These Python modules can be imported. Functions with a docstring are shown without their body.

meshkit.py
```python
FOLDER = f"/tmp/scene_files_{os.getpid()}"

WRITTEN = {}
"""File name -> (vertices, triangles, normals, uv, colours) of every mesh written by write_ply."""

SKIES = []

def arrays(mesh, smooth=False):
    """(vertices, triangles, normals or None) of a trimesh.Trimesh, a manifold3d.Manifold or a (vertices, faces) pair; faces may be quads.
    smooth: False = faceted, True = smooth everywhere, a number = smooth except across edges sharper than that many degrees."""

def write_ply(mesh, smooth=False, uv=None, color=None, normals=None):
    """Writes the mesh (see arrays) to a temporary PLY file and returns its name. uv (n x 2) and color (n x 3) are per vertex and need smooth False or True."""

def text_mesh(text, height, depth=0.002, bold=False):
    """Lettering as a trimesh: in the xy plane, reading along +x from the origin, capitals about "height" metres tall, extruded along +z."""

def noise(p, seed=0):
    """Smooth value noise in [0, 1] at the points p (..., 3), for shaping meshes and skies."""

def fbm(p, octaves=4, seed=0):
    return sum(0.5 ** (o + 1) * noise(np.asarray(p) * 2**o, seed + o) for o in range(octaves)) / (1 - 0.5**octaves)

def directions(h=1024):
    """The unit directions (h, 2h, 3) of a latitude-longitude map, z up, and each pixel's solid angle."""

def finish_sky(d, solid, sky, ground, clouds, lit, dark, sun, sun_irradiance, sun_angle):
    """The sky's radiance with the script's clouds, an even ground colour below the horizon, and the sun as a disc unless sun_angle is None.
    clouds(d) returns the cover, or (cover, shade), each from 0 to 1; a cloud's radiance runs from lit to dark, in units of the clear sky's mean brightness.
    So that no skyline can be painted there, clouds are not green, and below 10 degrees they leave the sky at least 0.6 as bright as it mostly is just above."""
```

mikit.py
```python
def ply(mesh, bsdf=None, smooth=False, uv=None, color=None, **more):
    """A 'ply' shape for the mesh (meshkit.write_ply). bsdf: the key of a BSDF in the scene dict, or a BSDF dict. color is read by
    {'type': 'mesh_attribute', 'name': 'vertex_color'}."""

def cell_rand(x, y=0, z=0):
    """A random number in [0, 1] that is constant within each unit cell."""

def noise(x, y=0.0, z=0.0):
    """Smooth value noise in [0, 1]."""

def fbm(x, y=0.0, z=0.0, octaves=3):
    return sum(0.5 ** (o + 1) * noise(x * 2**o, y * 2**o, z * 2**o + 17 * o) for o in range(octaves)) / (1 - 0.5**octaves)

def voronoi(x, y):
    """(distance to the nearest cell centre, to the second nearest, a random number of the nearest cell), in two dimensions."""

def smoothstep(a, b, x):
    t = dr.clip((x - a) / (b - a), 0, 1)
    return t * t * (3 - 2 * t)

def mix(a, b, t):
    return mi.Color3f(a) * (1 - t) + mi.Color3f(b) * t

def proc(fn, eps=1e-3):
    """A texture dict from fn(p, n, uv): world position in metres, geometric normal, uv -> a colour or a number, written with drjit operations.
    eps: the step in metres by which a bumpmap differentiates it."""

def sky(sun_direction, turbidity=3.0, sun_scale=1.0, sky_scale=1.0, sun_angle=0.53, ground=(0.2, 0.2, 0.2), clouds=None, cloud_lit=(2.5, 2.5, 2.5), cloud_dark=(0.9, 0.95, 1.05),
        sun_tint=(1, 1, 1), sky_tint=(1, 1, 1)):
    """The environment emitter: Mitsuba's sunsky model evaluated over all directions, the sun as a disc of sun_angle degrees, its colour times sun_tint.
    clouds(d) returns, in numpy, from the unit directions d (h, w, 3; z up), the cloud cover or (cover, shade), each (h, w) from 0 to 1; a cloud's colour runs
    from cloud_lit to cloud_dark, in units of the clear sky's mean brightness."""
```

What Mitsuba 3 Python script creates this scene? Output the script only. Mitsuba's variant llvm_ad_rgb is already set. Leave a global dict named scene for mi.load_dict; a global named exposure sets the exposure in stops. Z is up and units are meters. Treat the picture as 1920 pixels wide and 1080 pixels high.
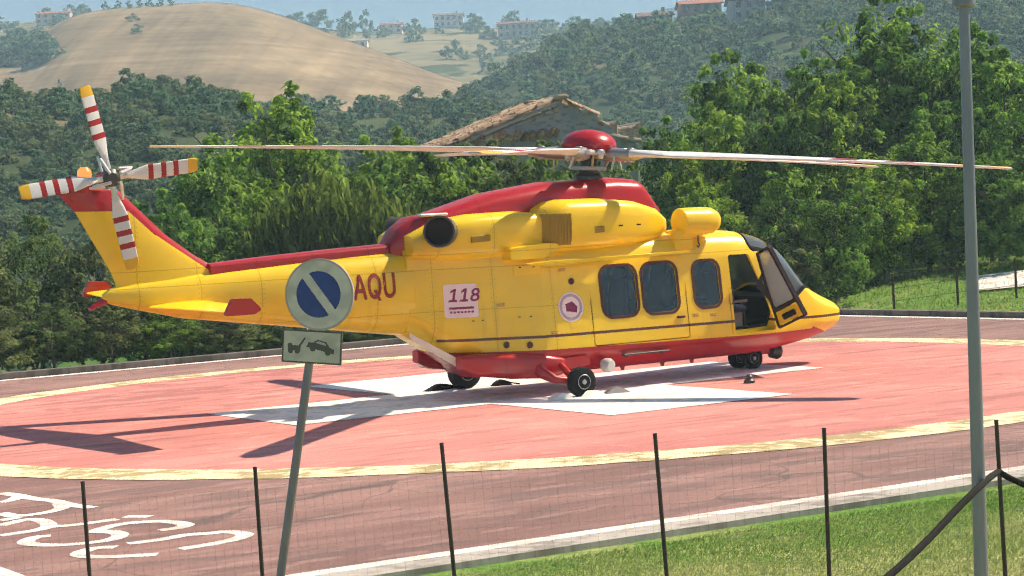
import math, random
import numpy as np, trimesh, drjit as dr, mitsuba as mi
import manifold3d as m3
import shapely.geometry as sg
import mikit, meshkit
from mikit import proc, noise, fbm, smoothstep, mix, cell_rand
T = mi.ScalarTransform4f
scene, labels = {}, {}
PI = math.pi
rng = np.random.default_rng(7)

# ------------------------------------------------------------------ camera, sky, exposure
EYE = np.array([-19.2604, -29.4303, 2.9076])
FWD = np.array([0.516859, 0.85535, -0.035119]); FWD /= np.linalg.norm(FWD)
RIGHT = np.array([0.85357, -0.518049, -0.055178]); RIGHT -= FWD * (RIGHT @ FWD); RIGHT /= np.linalg.norm(RIGHT)
UP = np.cross(RIGHT, FWD)
FOC = 4004.2
m = np.eye(4); m[:3, 0], m[:3, 1], m[:3, 2], m[:3, 3] = -RIGHT, UP, FWD, EYE
scene['camera'] = dict(type='perspective', fov=26.964, fov_axis='x', near_clip=0.5, far_clip=6000.0, to_world=T(m))
SUN = np.array([0.87, -0.13, 1.0])
exposure = 2.18
scene['sky_light'] = mikit.sky(SUN.tolist(), turbidity=2.5, sun_scale=1.2, sky_scale=0.62)


def at(u, v, dist):
    """The place that stands at a horizontal distance from the camera in the direction surveyed on the 1920 x 1080 photograph."""
    d = FWD + RIGHT * (u - 960) / FOC - UP * (v - 540) / FOC
    return EYE + d / math.hypot(d[0], d[1]) * dist


# ------------------------------------------------------------------ helpers
def tag(key, label=None, cat=None, group=None, kind=None):
    d = labels.setdefault(key, {})
    for k, v in (('label', label), ('category', cat), ('group', group), ('kind', kind)):
        if v: d[k] = v
    return key


def num(key):
    if key not in scene and key not in labels and not any(k.startswith(key + '__') for k in scene): return key
    i = 1
    while f'{key}_{i:03d}' in scene or f'{key}_{i:03d}' in labels: i += 1
    return f'{key}_{i:03d}'


def put(name, mesh, bsdf, parent=None, smooth=False, **kw):
    key = num(f'{parent}__{name}' if parent else name)
    scene[key] = mikit.ply(mesh, bsdf, smooth=smooth, **kw)
    return key


def cat(*ms): return trimesh.util.concatenate([x for x in ms])


def tm(man):
    mm = man.to_mesh()
    return trimesh.Trimesh(np.array(mm.vert_properties[:, :3], float), np.array(mm.tri_verts), process=False)


def man(mesh):
    return m3.Manifold(m3.Mesh(np.asarray(mesh.vertices, np.float32), np.asarray(mesh.faces, np.uint32)))


def box(cx, cy, cz, sx, sy, sz, rot=None):
    b = trimesh.creation.box((sx, sy, sz))
    if rot is not None: b.apply_transform(rot)
    b.apply_translation((cx, cy, cz))
    return b


def rbox(cx, cy, cz, sx, sy, sz, r=0.02):
    s = m3.Manifold.sphere(r, 8)
    pts = [s.translate((x * (sx / 2 - r), y * (sy / 2 - r), z * (sz / 2 - r))) for x in (-1, 1) for y in (-1, 1) for z in (-1, 1)]
    return tm(m3.Manifold.batch_hull(pts).translate((cx, cy, cz)))


def frame_of(d):
    d = np.asarray(d, float); d /= np.linalg.norm(d)
    a = np.cross(d, [0, 0, 1.0] if abs(d[2]) < 0.9 else [1.0, 0, 0]); a /= np.linalg.norm(a)
    return d, a, np.cross(d, a)


def tube(pts, rad, n=8, cap=True):
    p = np.asarray(pts, float); rad = np.broadcast_to(rad, (len(p),))
    t = np.gradient(p, axis=0); t /= np.linalg.norm(t, axis=1, keepdims=True) + 1e-12
    _, a, _ = frame_of(t[0]); V = []
    for i in range(len(p)):
        a = a - t[i] * (a @ t[i]); a /= np.linalg.norm(a); b = np.cross(t[i], a)
        ang = np.arange(n) * 2 * PI / n
        V.append(p[i] + rad[i] * (np.cos(ang)[:, None] * a + np.sin(ang)[:, None] * b))
    return rings(V, cap)


def rings(V, cap=True):
    """A closed mesh from rings of points (counter-clockwise seen from the end they run towards)."""
    n, k = len(V[0]), len(V); v = np.vstack(V); F = []
    for i in range(k - 1):
        for j in range(n):
            q = (i * n + j, i * n + (j + 1) % n, (i + 1) * n + (j + 1) % n, (i + 1) * n + j)
            F += [(q[0], q[1], q[2]), (q[0], q[2], q[3])]
    if cap:
        v = np.vstack([v, V[0].mean(0), V[-1].mean(0)])
        for j in range(n):
            F.append((k * n, (j + 1) % n, j)); F.append((k * n + 1, (k - 1) * n + j, (k - 1) * n + (j + 1) % n))
    mesh = trimesh.Trimesh(v, np.array(F), process=False)
    if cap and mesh.volume < 0: mesh.invert()
    return mesh


def lathe(prof, n=24):
    """prof: (radius, height) along z, closed at the axis by caps."""
    ang = np.arange(n) * 2 * PI / n
    return rings([np.stack([r * np.cos(ang), r * np.sin(ang), 0 * ang + h], 1) for r, h in prof])


def orient(mesh, axis, pos):
    d, a, b = frame_of(axis)
    mm = np.eye(4); mm[:3, 0], mm[:3, 1], mm[:3, 2], mm[:3, 3] = a, b, d, pos
    if np.linalg.det(mm[:3, :3]) < 0: mm[:3, 1] *= -1
    mesh = mesh.copy(); mesh.apply_transform(mm); return mesh


def chaikin(p, it=2, closed=True):
    p = np.asarray(p, float)
    for _ in range(it):
        q = np.roll(p, -1, 0)
        p = np.stack([0.75 * p + 0.25 * q, 0.25 * p + 0.75 * q], 1).reshape(-1, p.shape[1])
    return p


def chaikin_open(p, it=2):
    for _ in range(it):
        p = np.vstack([p[:1], np.stack([.75 * p[:-1] + .25 * p[1:], .25 * p[:-1] + .75 * p[1:]], 1).reshape(-1, p.shape[1]), p[-1:]])
    return p


def rpoly(pts, r, n=6):
    """A polygon with rounded corners."""
    s = sg.Polygon(pts).buffer(-r).buffer(r, quad_segs=n)
    return np.array(s.exterior.coords)[:-1]


def prism(poly, y0, y1):
    """The (x, z) polygon swept from y0 to y1 (y0 < y1) as a Manifold."""
    c = m3.CrossSection([np.asarray(poly, float)], m3.FillRule.NonZero)
    p = m3.Manifold.extrude(c, y1 - y0)
    return p.transform(np.array([[1, 0, 0, 0], [0, 0, -1, y1], [0, 1, 0, 0]], float))


def extrude(poly, h):
    return trimesh.creation.extrude_polygon(poly if hasattr(poly, 'exterior') else sg.Polygon(poly), h, engine='earcut')


def sheet(poly, z, tri=None):
    """A flat sheet (x, y) at height z facing up."""
    poly = poly if hasattr(poly, 'exterior') else sg.Polygon(poly)
    v, f = trimesh.creation.triangulate_polygon(poly, engine='earcut')
    mesh = trimesh.Trimesh(np.c_[v, np.full(len(v), z)], f, process=False)
    if len(f) and mesh.face_normals[0][2] < 0: mesh.invert()
    return mesh


# ------------------------------------------------------------------ materials
def mat(name, **k):
    scene[name] = {'type': 'twosided', 'inner': k} if k.get('type') != 'principledthin' else k
    return name


def rgb(*c): return {'type': 'rgb', 'value': list(c)}


def plain(name, c, rough=0.6, **k):
    return mat(name, type='principled', base_color=rgb(*c) if isinstance(c, tuple) else c, roughness=rough, **k)


ROLL = math.radians(2.5)          # the machine stands a little right side low
CR, SR = math.cos(ROLL), math.sin(ROLL)
RM = np.array([[1, 0, 0], [0, CR, -SR], [0, SR, CR]])


def loc(p): return mi.Float(p.x), CR * p.y + SR * p.z, -SR * p.y + CR * p.z


YEL, RED, MAR = (0.90, 0.632, 0.009), (0.40, 0.004, 0.011), (0.11, 0.02, 0.012)


def grime(x, y, z):
    """Dust, soot behind the exhausts, panel seams and rivets, all fixed to the skin."""
    g = 0.88 + 0.12 * fbm(x * 1.7 + 9, y * 2, z * 3.5, 3)
    soot = smoothstep(-2.9, -3.5, x) * smoothstep(-6.5, -3.6, x) * smoothstep(1.9, 2.5, z) * fbm(x * 1.2, y * 3, z * 4, 3)
    g = g * (1 - .45 * soot)
    streak = smoothstep(.62, .8, fbm(x * 6, 2.0, z * .7, 3)) * smoothstep(2.2, .8, z)
    g = g * (1 - .10 * streak)
    sx = dr.abs(x / .93 - dr.floor(x / .93) - .5) * .93
    sz = dr.minimum(dr.abs(z - 1.47), dr.minimum(dr.abs(z - 2.12), dr.abs(z - 2.36)))
    seam = dr.maximum(dr.select(x < -1.2, 1 - smoothstep(.005, .011, sx), 0.0), dr.select((x < -1.2) | (z > 2.1), 1 - smoothstep(.004, .009, sz), 0.0))
    rivet = dr.select((dr.abs(sx - .035) < .009) & (x < -1.2), smoothstep(.36, .42, dr.abs(z * 14 - dr.floor(z * 14) - .5)), 0.0)
    return g * (1 - .26 * seam) * (1 - .2 * rivet)


def paint_fuselage(p, n, uv):
    x, y, z = loc(p)
    c = mix(YEL, (0.85, 0.58, 0.010), fbm(x * 0.9, y, z * 1.3, 2))
    line = dr.select(x > 4.0, 0.72 - 0.26 * (x - 4.0), 0.72 + 0.018 * (2.1 - x))
    c = mix(RED, c, smoothstep(-0.006, 0.006, z - line))
    s = dr.select(x > 2.1, 0.965 - 0.042 * (x - 2.1), 0.965 + 0.008 * (2.1 - x))
    on = dr.select((x > -3.2) & (x < 5.0), 1 - smoothstep(0.018, 0.026, dr.abs(z - s)), 0.0)
    c = mix(c, MAR, on)
    return c * grime(x, y, z)


def paint_boom(p, n, uv):
    x, y, z = loc(p)
    return mix(YEL, (0.85, 0.58, 0.010), fbm(x * 0.9, y, z * 1.3, 2)) * grime(x, y, z)


def paint_fin(p, n, uv):
    x, y, z = loc(p)
    zt = dr.clip(z, 2.3, 3.6)
    front = dr.select(zt > 2.87, -7.41 - (zt - 2.87) * 1.05, -6.75 - (zt - 2.42) * 1.42)
    red = dr.maximum(smoothstep(-0.01, 0.01, x - front + 0.17 * (1 + 0.1 * (zt - 2.3))), smoothstep(-0.008, 0.008, z - 3.26 + 0.03 * (x + 8.5)))
    c = mix(mix(YEL, (0.85, 0.58, 0.010), fbm(x, y, z * 1.3, 2)), RED, red)
    return c * grime(x, y, z)


def paint(name, fn, rough=0.27):
    return mat(name, type='principled', base_color=proc(fn), roughness=rough, specular=0.5, clearcoat=0.8, clearcoat_gloss=0.95)


paint('paint_fuselage', paint_fuselage)
paint('paint_boom', paint_boom)
paint('paint_fin', paint_fin)
paint('paint_red', lambda p, n, uv: mi.Color3f(*RED) * grime(p.x, p.y, p.z))
plain('maroon', (0.065, 0.012, 0.009), 0.45)
plain('door_black', (0.025, 0.012, 0.011), 0.4)
plain('black_rubber', (0.010, 0.010, 0.011), 0.85, specular=.2)
plain('dark_metal', (0.07, 0.065, 0.065), 0.45, metallic=0.5)
plain('grey_metal', (0.36, 0.36, 0.38), 0.4, metallic=0.6)
plain('light_metal', (0.62, 0.62, 0.63), 0.35, metallic=0.5)
plain('white_paint', (0.78, 0.78, 0.76), 0.4)
plain('lamp_shell', (0.5, 0.5, 0.49), 0.35)
plain('cabin_dark', (0.013, 0.012, 0.013), 0.9, specular=.2)
plain('seat_blue', (0.018, 0.03, 0.075), 0.85)
plain('seat_dark', (0.018, 0.019, 0.024), 0.85)
plain('seat_grey', (0.18, 0.19, 0.2), 0.8)
plain('lit_edge_cream', (0.75, 0.68, 0.55), 0.5)
plain('exhaust_black', (0.012, 0.01, 0.01), 0.7, metallic=0.3)
plain('label_pink', (0.85, 0.70, 0.70), 0.5)
plain('label_ink', (0.24, 0.02, 0.085), 0.5)
plain('letter_red', (0.30, 0.03, 0.012), 0.45)
plain('mesh_yellow', (0.33, 0.22, 0.02), 0.7)
mat('blade_paint', type='principled', base_color={'type': 'mesh_attribute', 'name': 'vertex_color'}, roughness=0.38)
scene['clear_glass'] = {'type': 'thindielectric'}
scene['cabin_glass'] = {'type': 'thindielectric', 'specular_transmittance': rgb(.12, .122, .13)}
scene['screen_glass'] = {'type': 'blendbsdf', 'weight': 0.3, 'a': {'type': 'thindielectric'},
                         'b': {'type': 'twosided', 'inner': {'type': 'principled', 'base_color': rgb(0.2, 0.24, 0.27), 'roughness': 0.06, 'specular': 0.7}}}

scene['door_glass'] = {'type': 'blendbsdf', 'weight': 0.5, 'a': {'type': 'thindielectric'},
                       'b': {'type': 'twosided', 'inner': {'type': 'principled', 'base_color': rgb(0.42, 0.48, 0.50), 'roughness': 0.08, 'specular': 0.7}}}  # pale diffuse half paints in the sky reflection seen in the pane

# ------------------------------------------------------------------ the rescue helicopter (x forward, y to its left)
from scipy.interpolate import PchipInterpolator
H = 'rescue_helicopter'
tag(H, 'yellow and red rescue helicopter parked on the white cross with its cockpit door open', 'helicopter')
A4 = np.eye(4); A4[:3, :3] = RM


def hput(name, mesh, bsdf, parent=H, smooth=30, **kw):
    if not isinstance(mesh, trimesh.Trimesh): mesh = tm(mesh)
    mesh = mesh.copy(); mesh.apply_transform(A4)
    return put(name, mesh, bsdf, parent, smooth, **kw)


ST = np.array([  # x, z bottom, z top, half width, z of the side's upper edge, half width of bottom flat, of roof flat
    (5.09, .72, .93, .10, .84, .04, .04), (5.06, .66, 1.0, .21, .90, .10, .10), (4.92, .59, 1.07, .37, .95, .19, .19), (4.6, .53, 1.20, .56, 1.02, .34, .30),
    (4.14, .46, 1.43, .78, 1.16, .52, .44), (3.4, .38, 2.16, .97, 1.76, .68, .58), (3.0, .35, 2.33, 1.05, 1.95, .74, .66), (2.6, .33, 2.42, 1.10, 2.03, .76, .72),
    (2.1, .33, 2.45, 1.13, 2.08, .78, .76), (1.0, .33, 2.46, 1.13, 2.08, .78, .78), (-1.58, .33, 2.46, 1.13, 2.08, .78, .78), (-1.62, .33, 2.46, 1.128, 2.085, .78, .78),
    (-2.5, .38, 2.46, .80, 2.22, .58, .62), (-2.6, .50, 2.46, .765, 2.24, .54, .60), (-3.42, .985, 2.46, .47, 2.29, .3, .36), (-3.65, 1.12, 2.46, .455, 2.3, .28, .34)])
XS = np.unique(np.round(np.r_[np.linspace(5.09, 4.9, 6), np.linspace(4.9, 2.1, 19), 1.0, -1.58, -1.62, np.linspace(-1.62, -3.42, 6), -3.65, -2.5, -2.6], 3))
NOSE = PchipInterpolator(ST[:9][::-1, 0], ST[:9][::-1, 1:])


def station(x):
    if x > 2.1: return NOSE(x)
    o = ST[::-1]
    return np.array([np.interp(x, o[:, 0], o[:, k]) for k in range(1, 7)])


TUM = .115


def body(inset=0.0, x0=-3.65, x1=5.09, floor=None):
    R = []
    for x in [t for t in np.r_[x0, XS, x1] if x0 <= t <= x1]:
        if R and abs(R[-1][0][0] - x) < 1e-4: continue
        zb, zt, w, zm, wb, wr = station(x)
        i = min(inset, 0.6 * w); tum = TUM * w * max(zm - zb - .5, 0)
        zb, zt, w, zm, wb, wr = zb + i, zt - i, w - i, zm - 0.4 * i, max(wb - i * .6, .01), max(wr - i * .6, .01)
        if floor is not None: zb = max(zb, min(floor, zt - .1))
        k = min(0.34, (zm - zb) * .45)
        half = [(0, zb), (wb, zb), (w * .975, zb + k * .85), (w, zb + k * 1.25), (w - tum, zm - (zm - zb) * .10), ((w - tum) * .965, zm + (zt - zm) * .1), (wr, zt - (zt - zm) * .12), (wr * .5, zt)]
        ring = half + [(0, zt)] + [(-a, b) for a, b in half[:0:-1]]
        ring = chaikin(ring, 2)
        R.append(np.c_[np.full(len(ring), x), ring])
    return man(rings(R))


OUT = body()
SHELL = OUT - body(.055, -1.5, 4.35, floor=.72)
W1 = rpoly([(-.46, 1.22), (-.46, 2.0), (.20, 2.0), (.20, 1.22)], .16)
W2 = rpoly([(.34, 1.22), (.34, 2.0), (1.00, 2.0), (1.00, 1.22)], .16)
W3 = rpoly([(1.36, 1.25), (1.36, 1.98), (1.86, 1.98), (1.86, 1.25)], .15)
DOOR = rpoly([(2.10, .75), (2.10, 2.06), (2.54, 2.05), (2.77, 1.48), (3.03, .75)], .05)
PW = rpoly([(2.15, 1.10), (2.15, 2.01), (2.51, 2.01), (2.73, 1.48), (2.87, 1.10)], .05)
SLIDE = rpoly([(-.70, .765), (-.70, 2.075), (1.18, 2.075), (1.18, .765)], .06)
gl_out, gl_in, fr_out = body(.014), body(.024), body(-.012)


def grow(poly, d): return np.array(sg.Polygon(poly).buffer(d).exterior.coords)[:-1]


def slope_prism(poly):
    """(s, y) on the windscreen's slope, swept along its normal."""
    c = m3.Manifold.extrude(m3.CrossSection([np.asarray(poly, float)], m3.FillRule.NonZero), 2.0)
    s = math.sqrt(.5)
    return c.transform(np.array([[s, 0, s, 3.40 - s], [0, 1, 0, 0], [-s, 0, s, 2.16 - s]], float))


SCREENS = [rpoly([(.02, -.04), (-.10, -.50), (-.06, -.985), (.62, -.985), (.97, -.60), (1.0, -.04)], .05)]
SCREENS.append([(a, -b) for a, b in SCREENS[0]][::-1])
EYEBROW = rpoly([(2.62, -.50), (2.62, -.86), (3.12, -.80), (3.22, -.45)], .05)


def top_prism(poly): return m3.Manifold.extrude(m3.CrossSection([np.asarray(poly, float)], m3.FillRule.NonZero), 1.2).translate((0, 0, 1.9))


glass, frames, holes = [], [], m3.Manifold()
for sgn in (-1, 1):
    a, b = (-1.4, -.8) if sgn < 0 else (.8, 1.4)
    for w in (W1, W2, W3) + ((PW,) if sgn > 0 else ()):
        holes += prism(w, a, b)
        glass.append(('cabin_window', (gl_out - gl_in) ^ prism(w, a, b), 'cabin_glass', (fr_out - body(-.001)) ^ (prism(grow(w, .045), a, b) - prism(w, a, b)), 'maroon', sgn, w))
    eb = EYEBROW if sgn < 0 else [(p, -r) for p, r in EYEBROW][::-1]
    holes += top_prism(eb)
    glass.append(('roof_window', (gl_out - gl_in) ^ top_prism(eb), 'screen_glass', (fr_out - body(-.001)) ^ (top_prism(grow(eb, .03)) - top_prism(eb)), 'black_rubber', sgn, None))
    sc = SCREENS[0 if sgn < 0 else 1]
    holes += slope_prism(sc)
    glass.append(('windscreen', (gl_out - gl_in) ^ slope_prism(sc), 'screen_glass', (fr_out - body(-.001)) ^ (slope_prism(grow(sc, .05)) - slope_prism(sc)), 'black_rubber', sgn, None))
doorhole = prism(DOOR, -1.4, -.75)
slide_r = prism(SLIDE, -1.4, -1.0); slide_l = prism(SLIDE, 1.0, 1.4)
SK = SHELL - holes - doorhole - prism([(2.035, .76), (2.035, 2.06), (2.052, 2.06), (2.052, .76)], -1.4, -1.02)
hput('fuselage', SK - slide_r - slide_l, 'paint_fuselage', smooth=25)
doors = {}
for sgn in (-1, 1):
    a, b = (-1.4, -1.0) if sgn < 0 else (1.0, 1.4)
    doors[sgn] = hput('sliding_door', SK ^ prism(grow(SLIDE, -.02), a, b), 'paint_fuselage', smooth=25)
lining = (body(.068, -1.5, 4.3, floor=.74) - body(.09, -1.46, 4.2, floor=.76)) - holes - doorhole
hput('cabin_lining', lining, 'cabin_dark', smooth=25)
for name, pane, pm, fr, fm, sgn, w in glass:
    par = doors[sgn] if w is W1 or w is W2 else H
    k = hput(name, pane, pm, par)
    hput(name + '_frame' if par != H else 'frame', fr, fm, par if par != H else k)

# cockpit: seats, instrument panel, cabin seats
for y in (-.5, .5):
    s = f'{H}__pilot_seat' if y < 0 else num(f'{H}__pilot_seat')
    c = rbox(2.40, y, 1.12, .48, .50, .12, .05)
    bk = rbox(0, 0, 0, .12, .48, .62, .05); bk.apply_transform(trimesh.transformations.rotation_matrix(-.18, (0, 1, 0))); bk.apply_translation((2.17, y, 1.46))
    k = hput('pilot_seat', cat(c, bk), 'seat_blue')
    hd = rbox(2.10, y, 1.86, .09, .26, .16, .035)
    hput('headrest', hd, 'seat_grey', k)
    hput('seat_base', cat(box(2.38, y, .92, .36, .4, .3), rbox(2.42, y - .29, 1.26, .36, .05, .05, .02), rbox(2.42, y + .29, 1.26, .36, .05, .05, .02)), 'seat_grey', k)
    hput('control_stick', tube([(2.78, y, .8), (2.74, y, 1.08), (2.70, y, 1.20)], .018, 8), 'dark_metal')
pn = extrude([(0, 0), (.42, 0), (.42, .28), (.1, .36), (0, .3)], 1.5)
pn.apply_transform(np.array([[1, 0, 0, 3.25], [0, 0, -1, .75], [0, 1, 0, .95], [0, 0, 0, 1.0]]))
hput('instrument_panel', pn, 'cabin_dark')
for x in (-.9, .35):
    for y in (-.62, 0, .62):
        k = hput('cabin_seat', cat(rbox(x, y, 1.10, .46, .48, .12, .05), rbox(x - .22, y, 1.48, .12, .46, .66, .05)), 'seat_dark')
        hput('headrest', rbox(x - .23, y, 1.88, .09, .28, .14, .03), 'seat_grey', k)

# the open cockpit door, hinged on its slanted front edge
h0, h1 = np.array((2.58, -1.06, 2.02)), np.array((3.03, -1.06, .75))
ax = (h1 - h0) / np.linalg.norm(h1 - h0)
swing = trimesh.transformations.rotation_matrix(math.radians(88), -ax, h0)
if (swing[:3, :3] @ (np.array((2.1, -1.1, .9)) - h0) + h0)[1] > -1.1: swing = trimesh.transformations.rotation_matrix(math.radians(88), ax, h0)


def swung(x):
    x = tm(x) if not isinstance(x, trimesh.Trimesh) else x
    x.apply_transform(swing); return x


low = np.array([p for p in DOOR]); lowpoly = np.array(sg.Polygon(DOOR).intersection(sg.box(2, .6, 3.2, 1.07)).exterior.coords)[:-1]
dk = hput('cockpit_door', swung(prism(grow(lowpoly, -.05), -1.12, -1.085)), 'paint_boom', smooth=False)
hput('door_frame', swung(prism(DOOR, -1.135, -1.065) - prism(PW, -1.2, -1.0) - prism(grow(lowpoly, -.04), -1.2, -1.0)), 'door_black', dk, smooth=False)
hput('door_window', swung(prism(grow(PW, .01), -1.104, -1.096)), 'door_glass', dk, smooth=False)
hput('door_pocket', swung(rbox(2.5, -1.06, .9, .4, .05, .1, .02)), 'cabin_dark', dk)


# tail boom, fin, stabilizers
def superring(x, yc, zc, w, h, n=2.5, k=32):
    t = np.arange(k) * 2 * PI / k
    c, s = np.cos(t), np.sin(t)
    return np.c_[np.full(k, x), yc + w * np.sign(c) * np.abs(c) ** (2 / n), zc + h * np.sign(s) * np.abs(s) ** (2 / n)]


def superloft(st, n=2.5, k=32): return rings([superring(x, y, z, w, h, n, k) for x, y, z, w, h in st])


BOOM = np.array([(-3.55, 2.44, 1.09, .47), (-4.4, 2.41, 1.21, .44), (-5.5, 2.36, 1.38, .36), (-6.5, 2.31, 1.525, .28), (-7.2, 2.26, 1.63, .21), (-7.9, 2.20, 1.80, .15), (-8.3, 2.14, 1.91, .09), (-8.42, 2.06, 1.97, .03)])
hput('tail_boom', superloft([(x, 0, (a + b) / 2, w, (a - b) / 2) for x, a, b, w in BOOM]), 'paint_boom')


def boom_y(x, z):
    b = BOOM[::-1]
    a, c, w = (np.interp(x, b[:, 0], b[:, k]) for k in (1, 2, 3))
    t = np.clip(np.abs((z - (a + c) / 2) / ((a - c) / 2)), 0, .99)
    return -w * (1 - t ** 2.5) ** .4


FN = np.array([(2.0, -8.22, -6.5, .15), (2.2, -8.21, -6.42, .15), (2.38, -8.28, -6.70, .14), (2.55, -8.37, -6.98, .13), (2.87, -8.55, -7.41, .12), (3.25, -8.76, -7.80, .105), (3.53, -9.0, -8.08, .095), (3.57, -8.98, -8.14, .05)])
fr = []
for z, xr, xf, th in FN:
    c = xf - xr; t = np.r_[np.linspace(0, 1, 14), np.linspace(1, 0, 14)[1:-1]]
    prof = th * 2.6 * (np.sqrt(1 - t + 1e-9) * .55 * t ** .55 + .04 * (1 - t) * 0) * np.r_[np.ones(14), -np.ones(12)]
    fr.append(np.c_[xr + c * t, prof, z + .02 * (t - .5) * 0 + 0 * t])
hput('tail_fin', rings(fr), 'paint_fin', smooth=35)
tb = lathe([(.02, -.12), (.06, -.10), (.085, 0), (.08, .06)], 16)
hput('tail_bumper', cat(tube([(-8.35, 0, 1.98), (-8.55, 0, 1.9), (-8.62, 0, 1.86)], [.05, .04, .03])), 'paint_red')
for s in (-1, 1):
    st = [(.18 * s, -7.80, -6.80, 1.84, .055), (1.4 * s, -7.74, -6.94, 1.87, .045), (2.72 * s, -7.68, -7.06, 1.90, .035)]
    R = []
    for y, xr, xf, z, th in st:
        t = np.linspace(0, 2 * PI, 25)[:-1]; u = .5 + .5 * np.cos(t)
        R.append(np.c_[xr + (xf - xr) * u, 0 * t + y, z + th * np.sin(t) * (1.2 - .5 * (1 - u))])
    k = hput('stabilizer', rings(R), 'paint_boom')
    tp = tm(prism(rpoly([(-7.74, 1.85), (-7.30, 1.85), (-7.18, 1.91), (-7.34, 2.07), (-7.62, 2.08)], .03), -.035, .035)); tp.apply_translation((0, 2.75 * s, 0))
    hput('tip_plate', tp, 'paint_red', k)

# red drive shaft cover and mast fairing
hput('shaft_cover', superloft([(-3.5, 0, 2.42, .19, .13), (-4.9, 0, 2.385, .18, .12), (-6.0, 0, 2.345, .165, .11), (-6.78, 0, 2.315, .15, .095)], 3.5), 'paint_red')
MF = [(-3.82, 0, 2.40, .22, .15), (-3.66, 0, 2.5, .30, .26), (-3.40, 0, 2.62, .36, .31), (-3.1, 0, 2.66, .40, .31), (-2.06, 0, 2.88, .46, .36), (-.95, 0, 3.0, .5, .38), (.29, 0, 3.03, .5, .38), (.72, 0, 3.0, .46, .37), (.86, 0, 2.96, .43, .36), (1.18, 0, 2.68, .36, .24)]
hput('mast_fairing', superloft(MF, 3.2, 40), 'paint_red', smooth=28)

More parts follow.
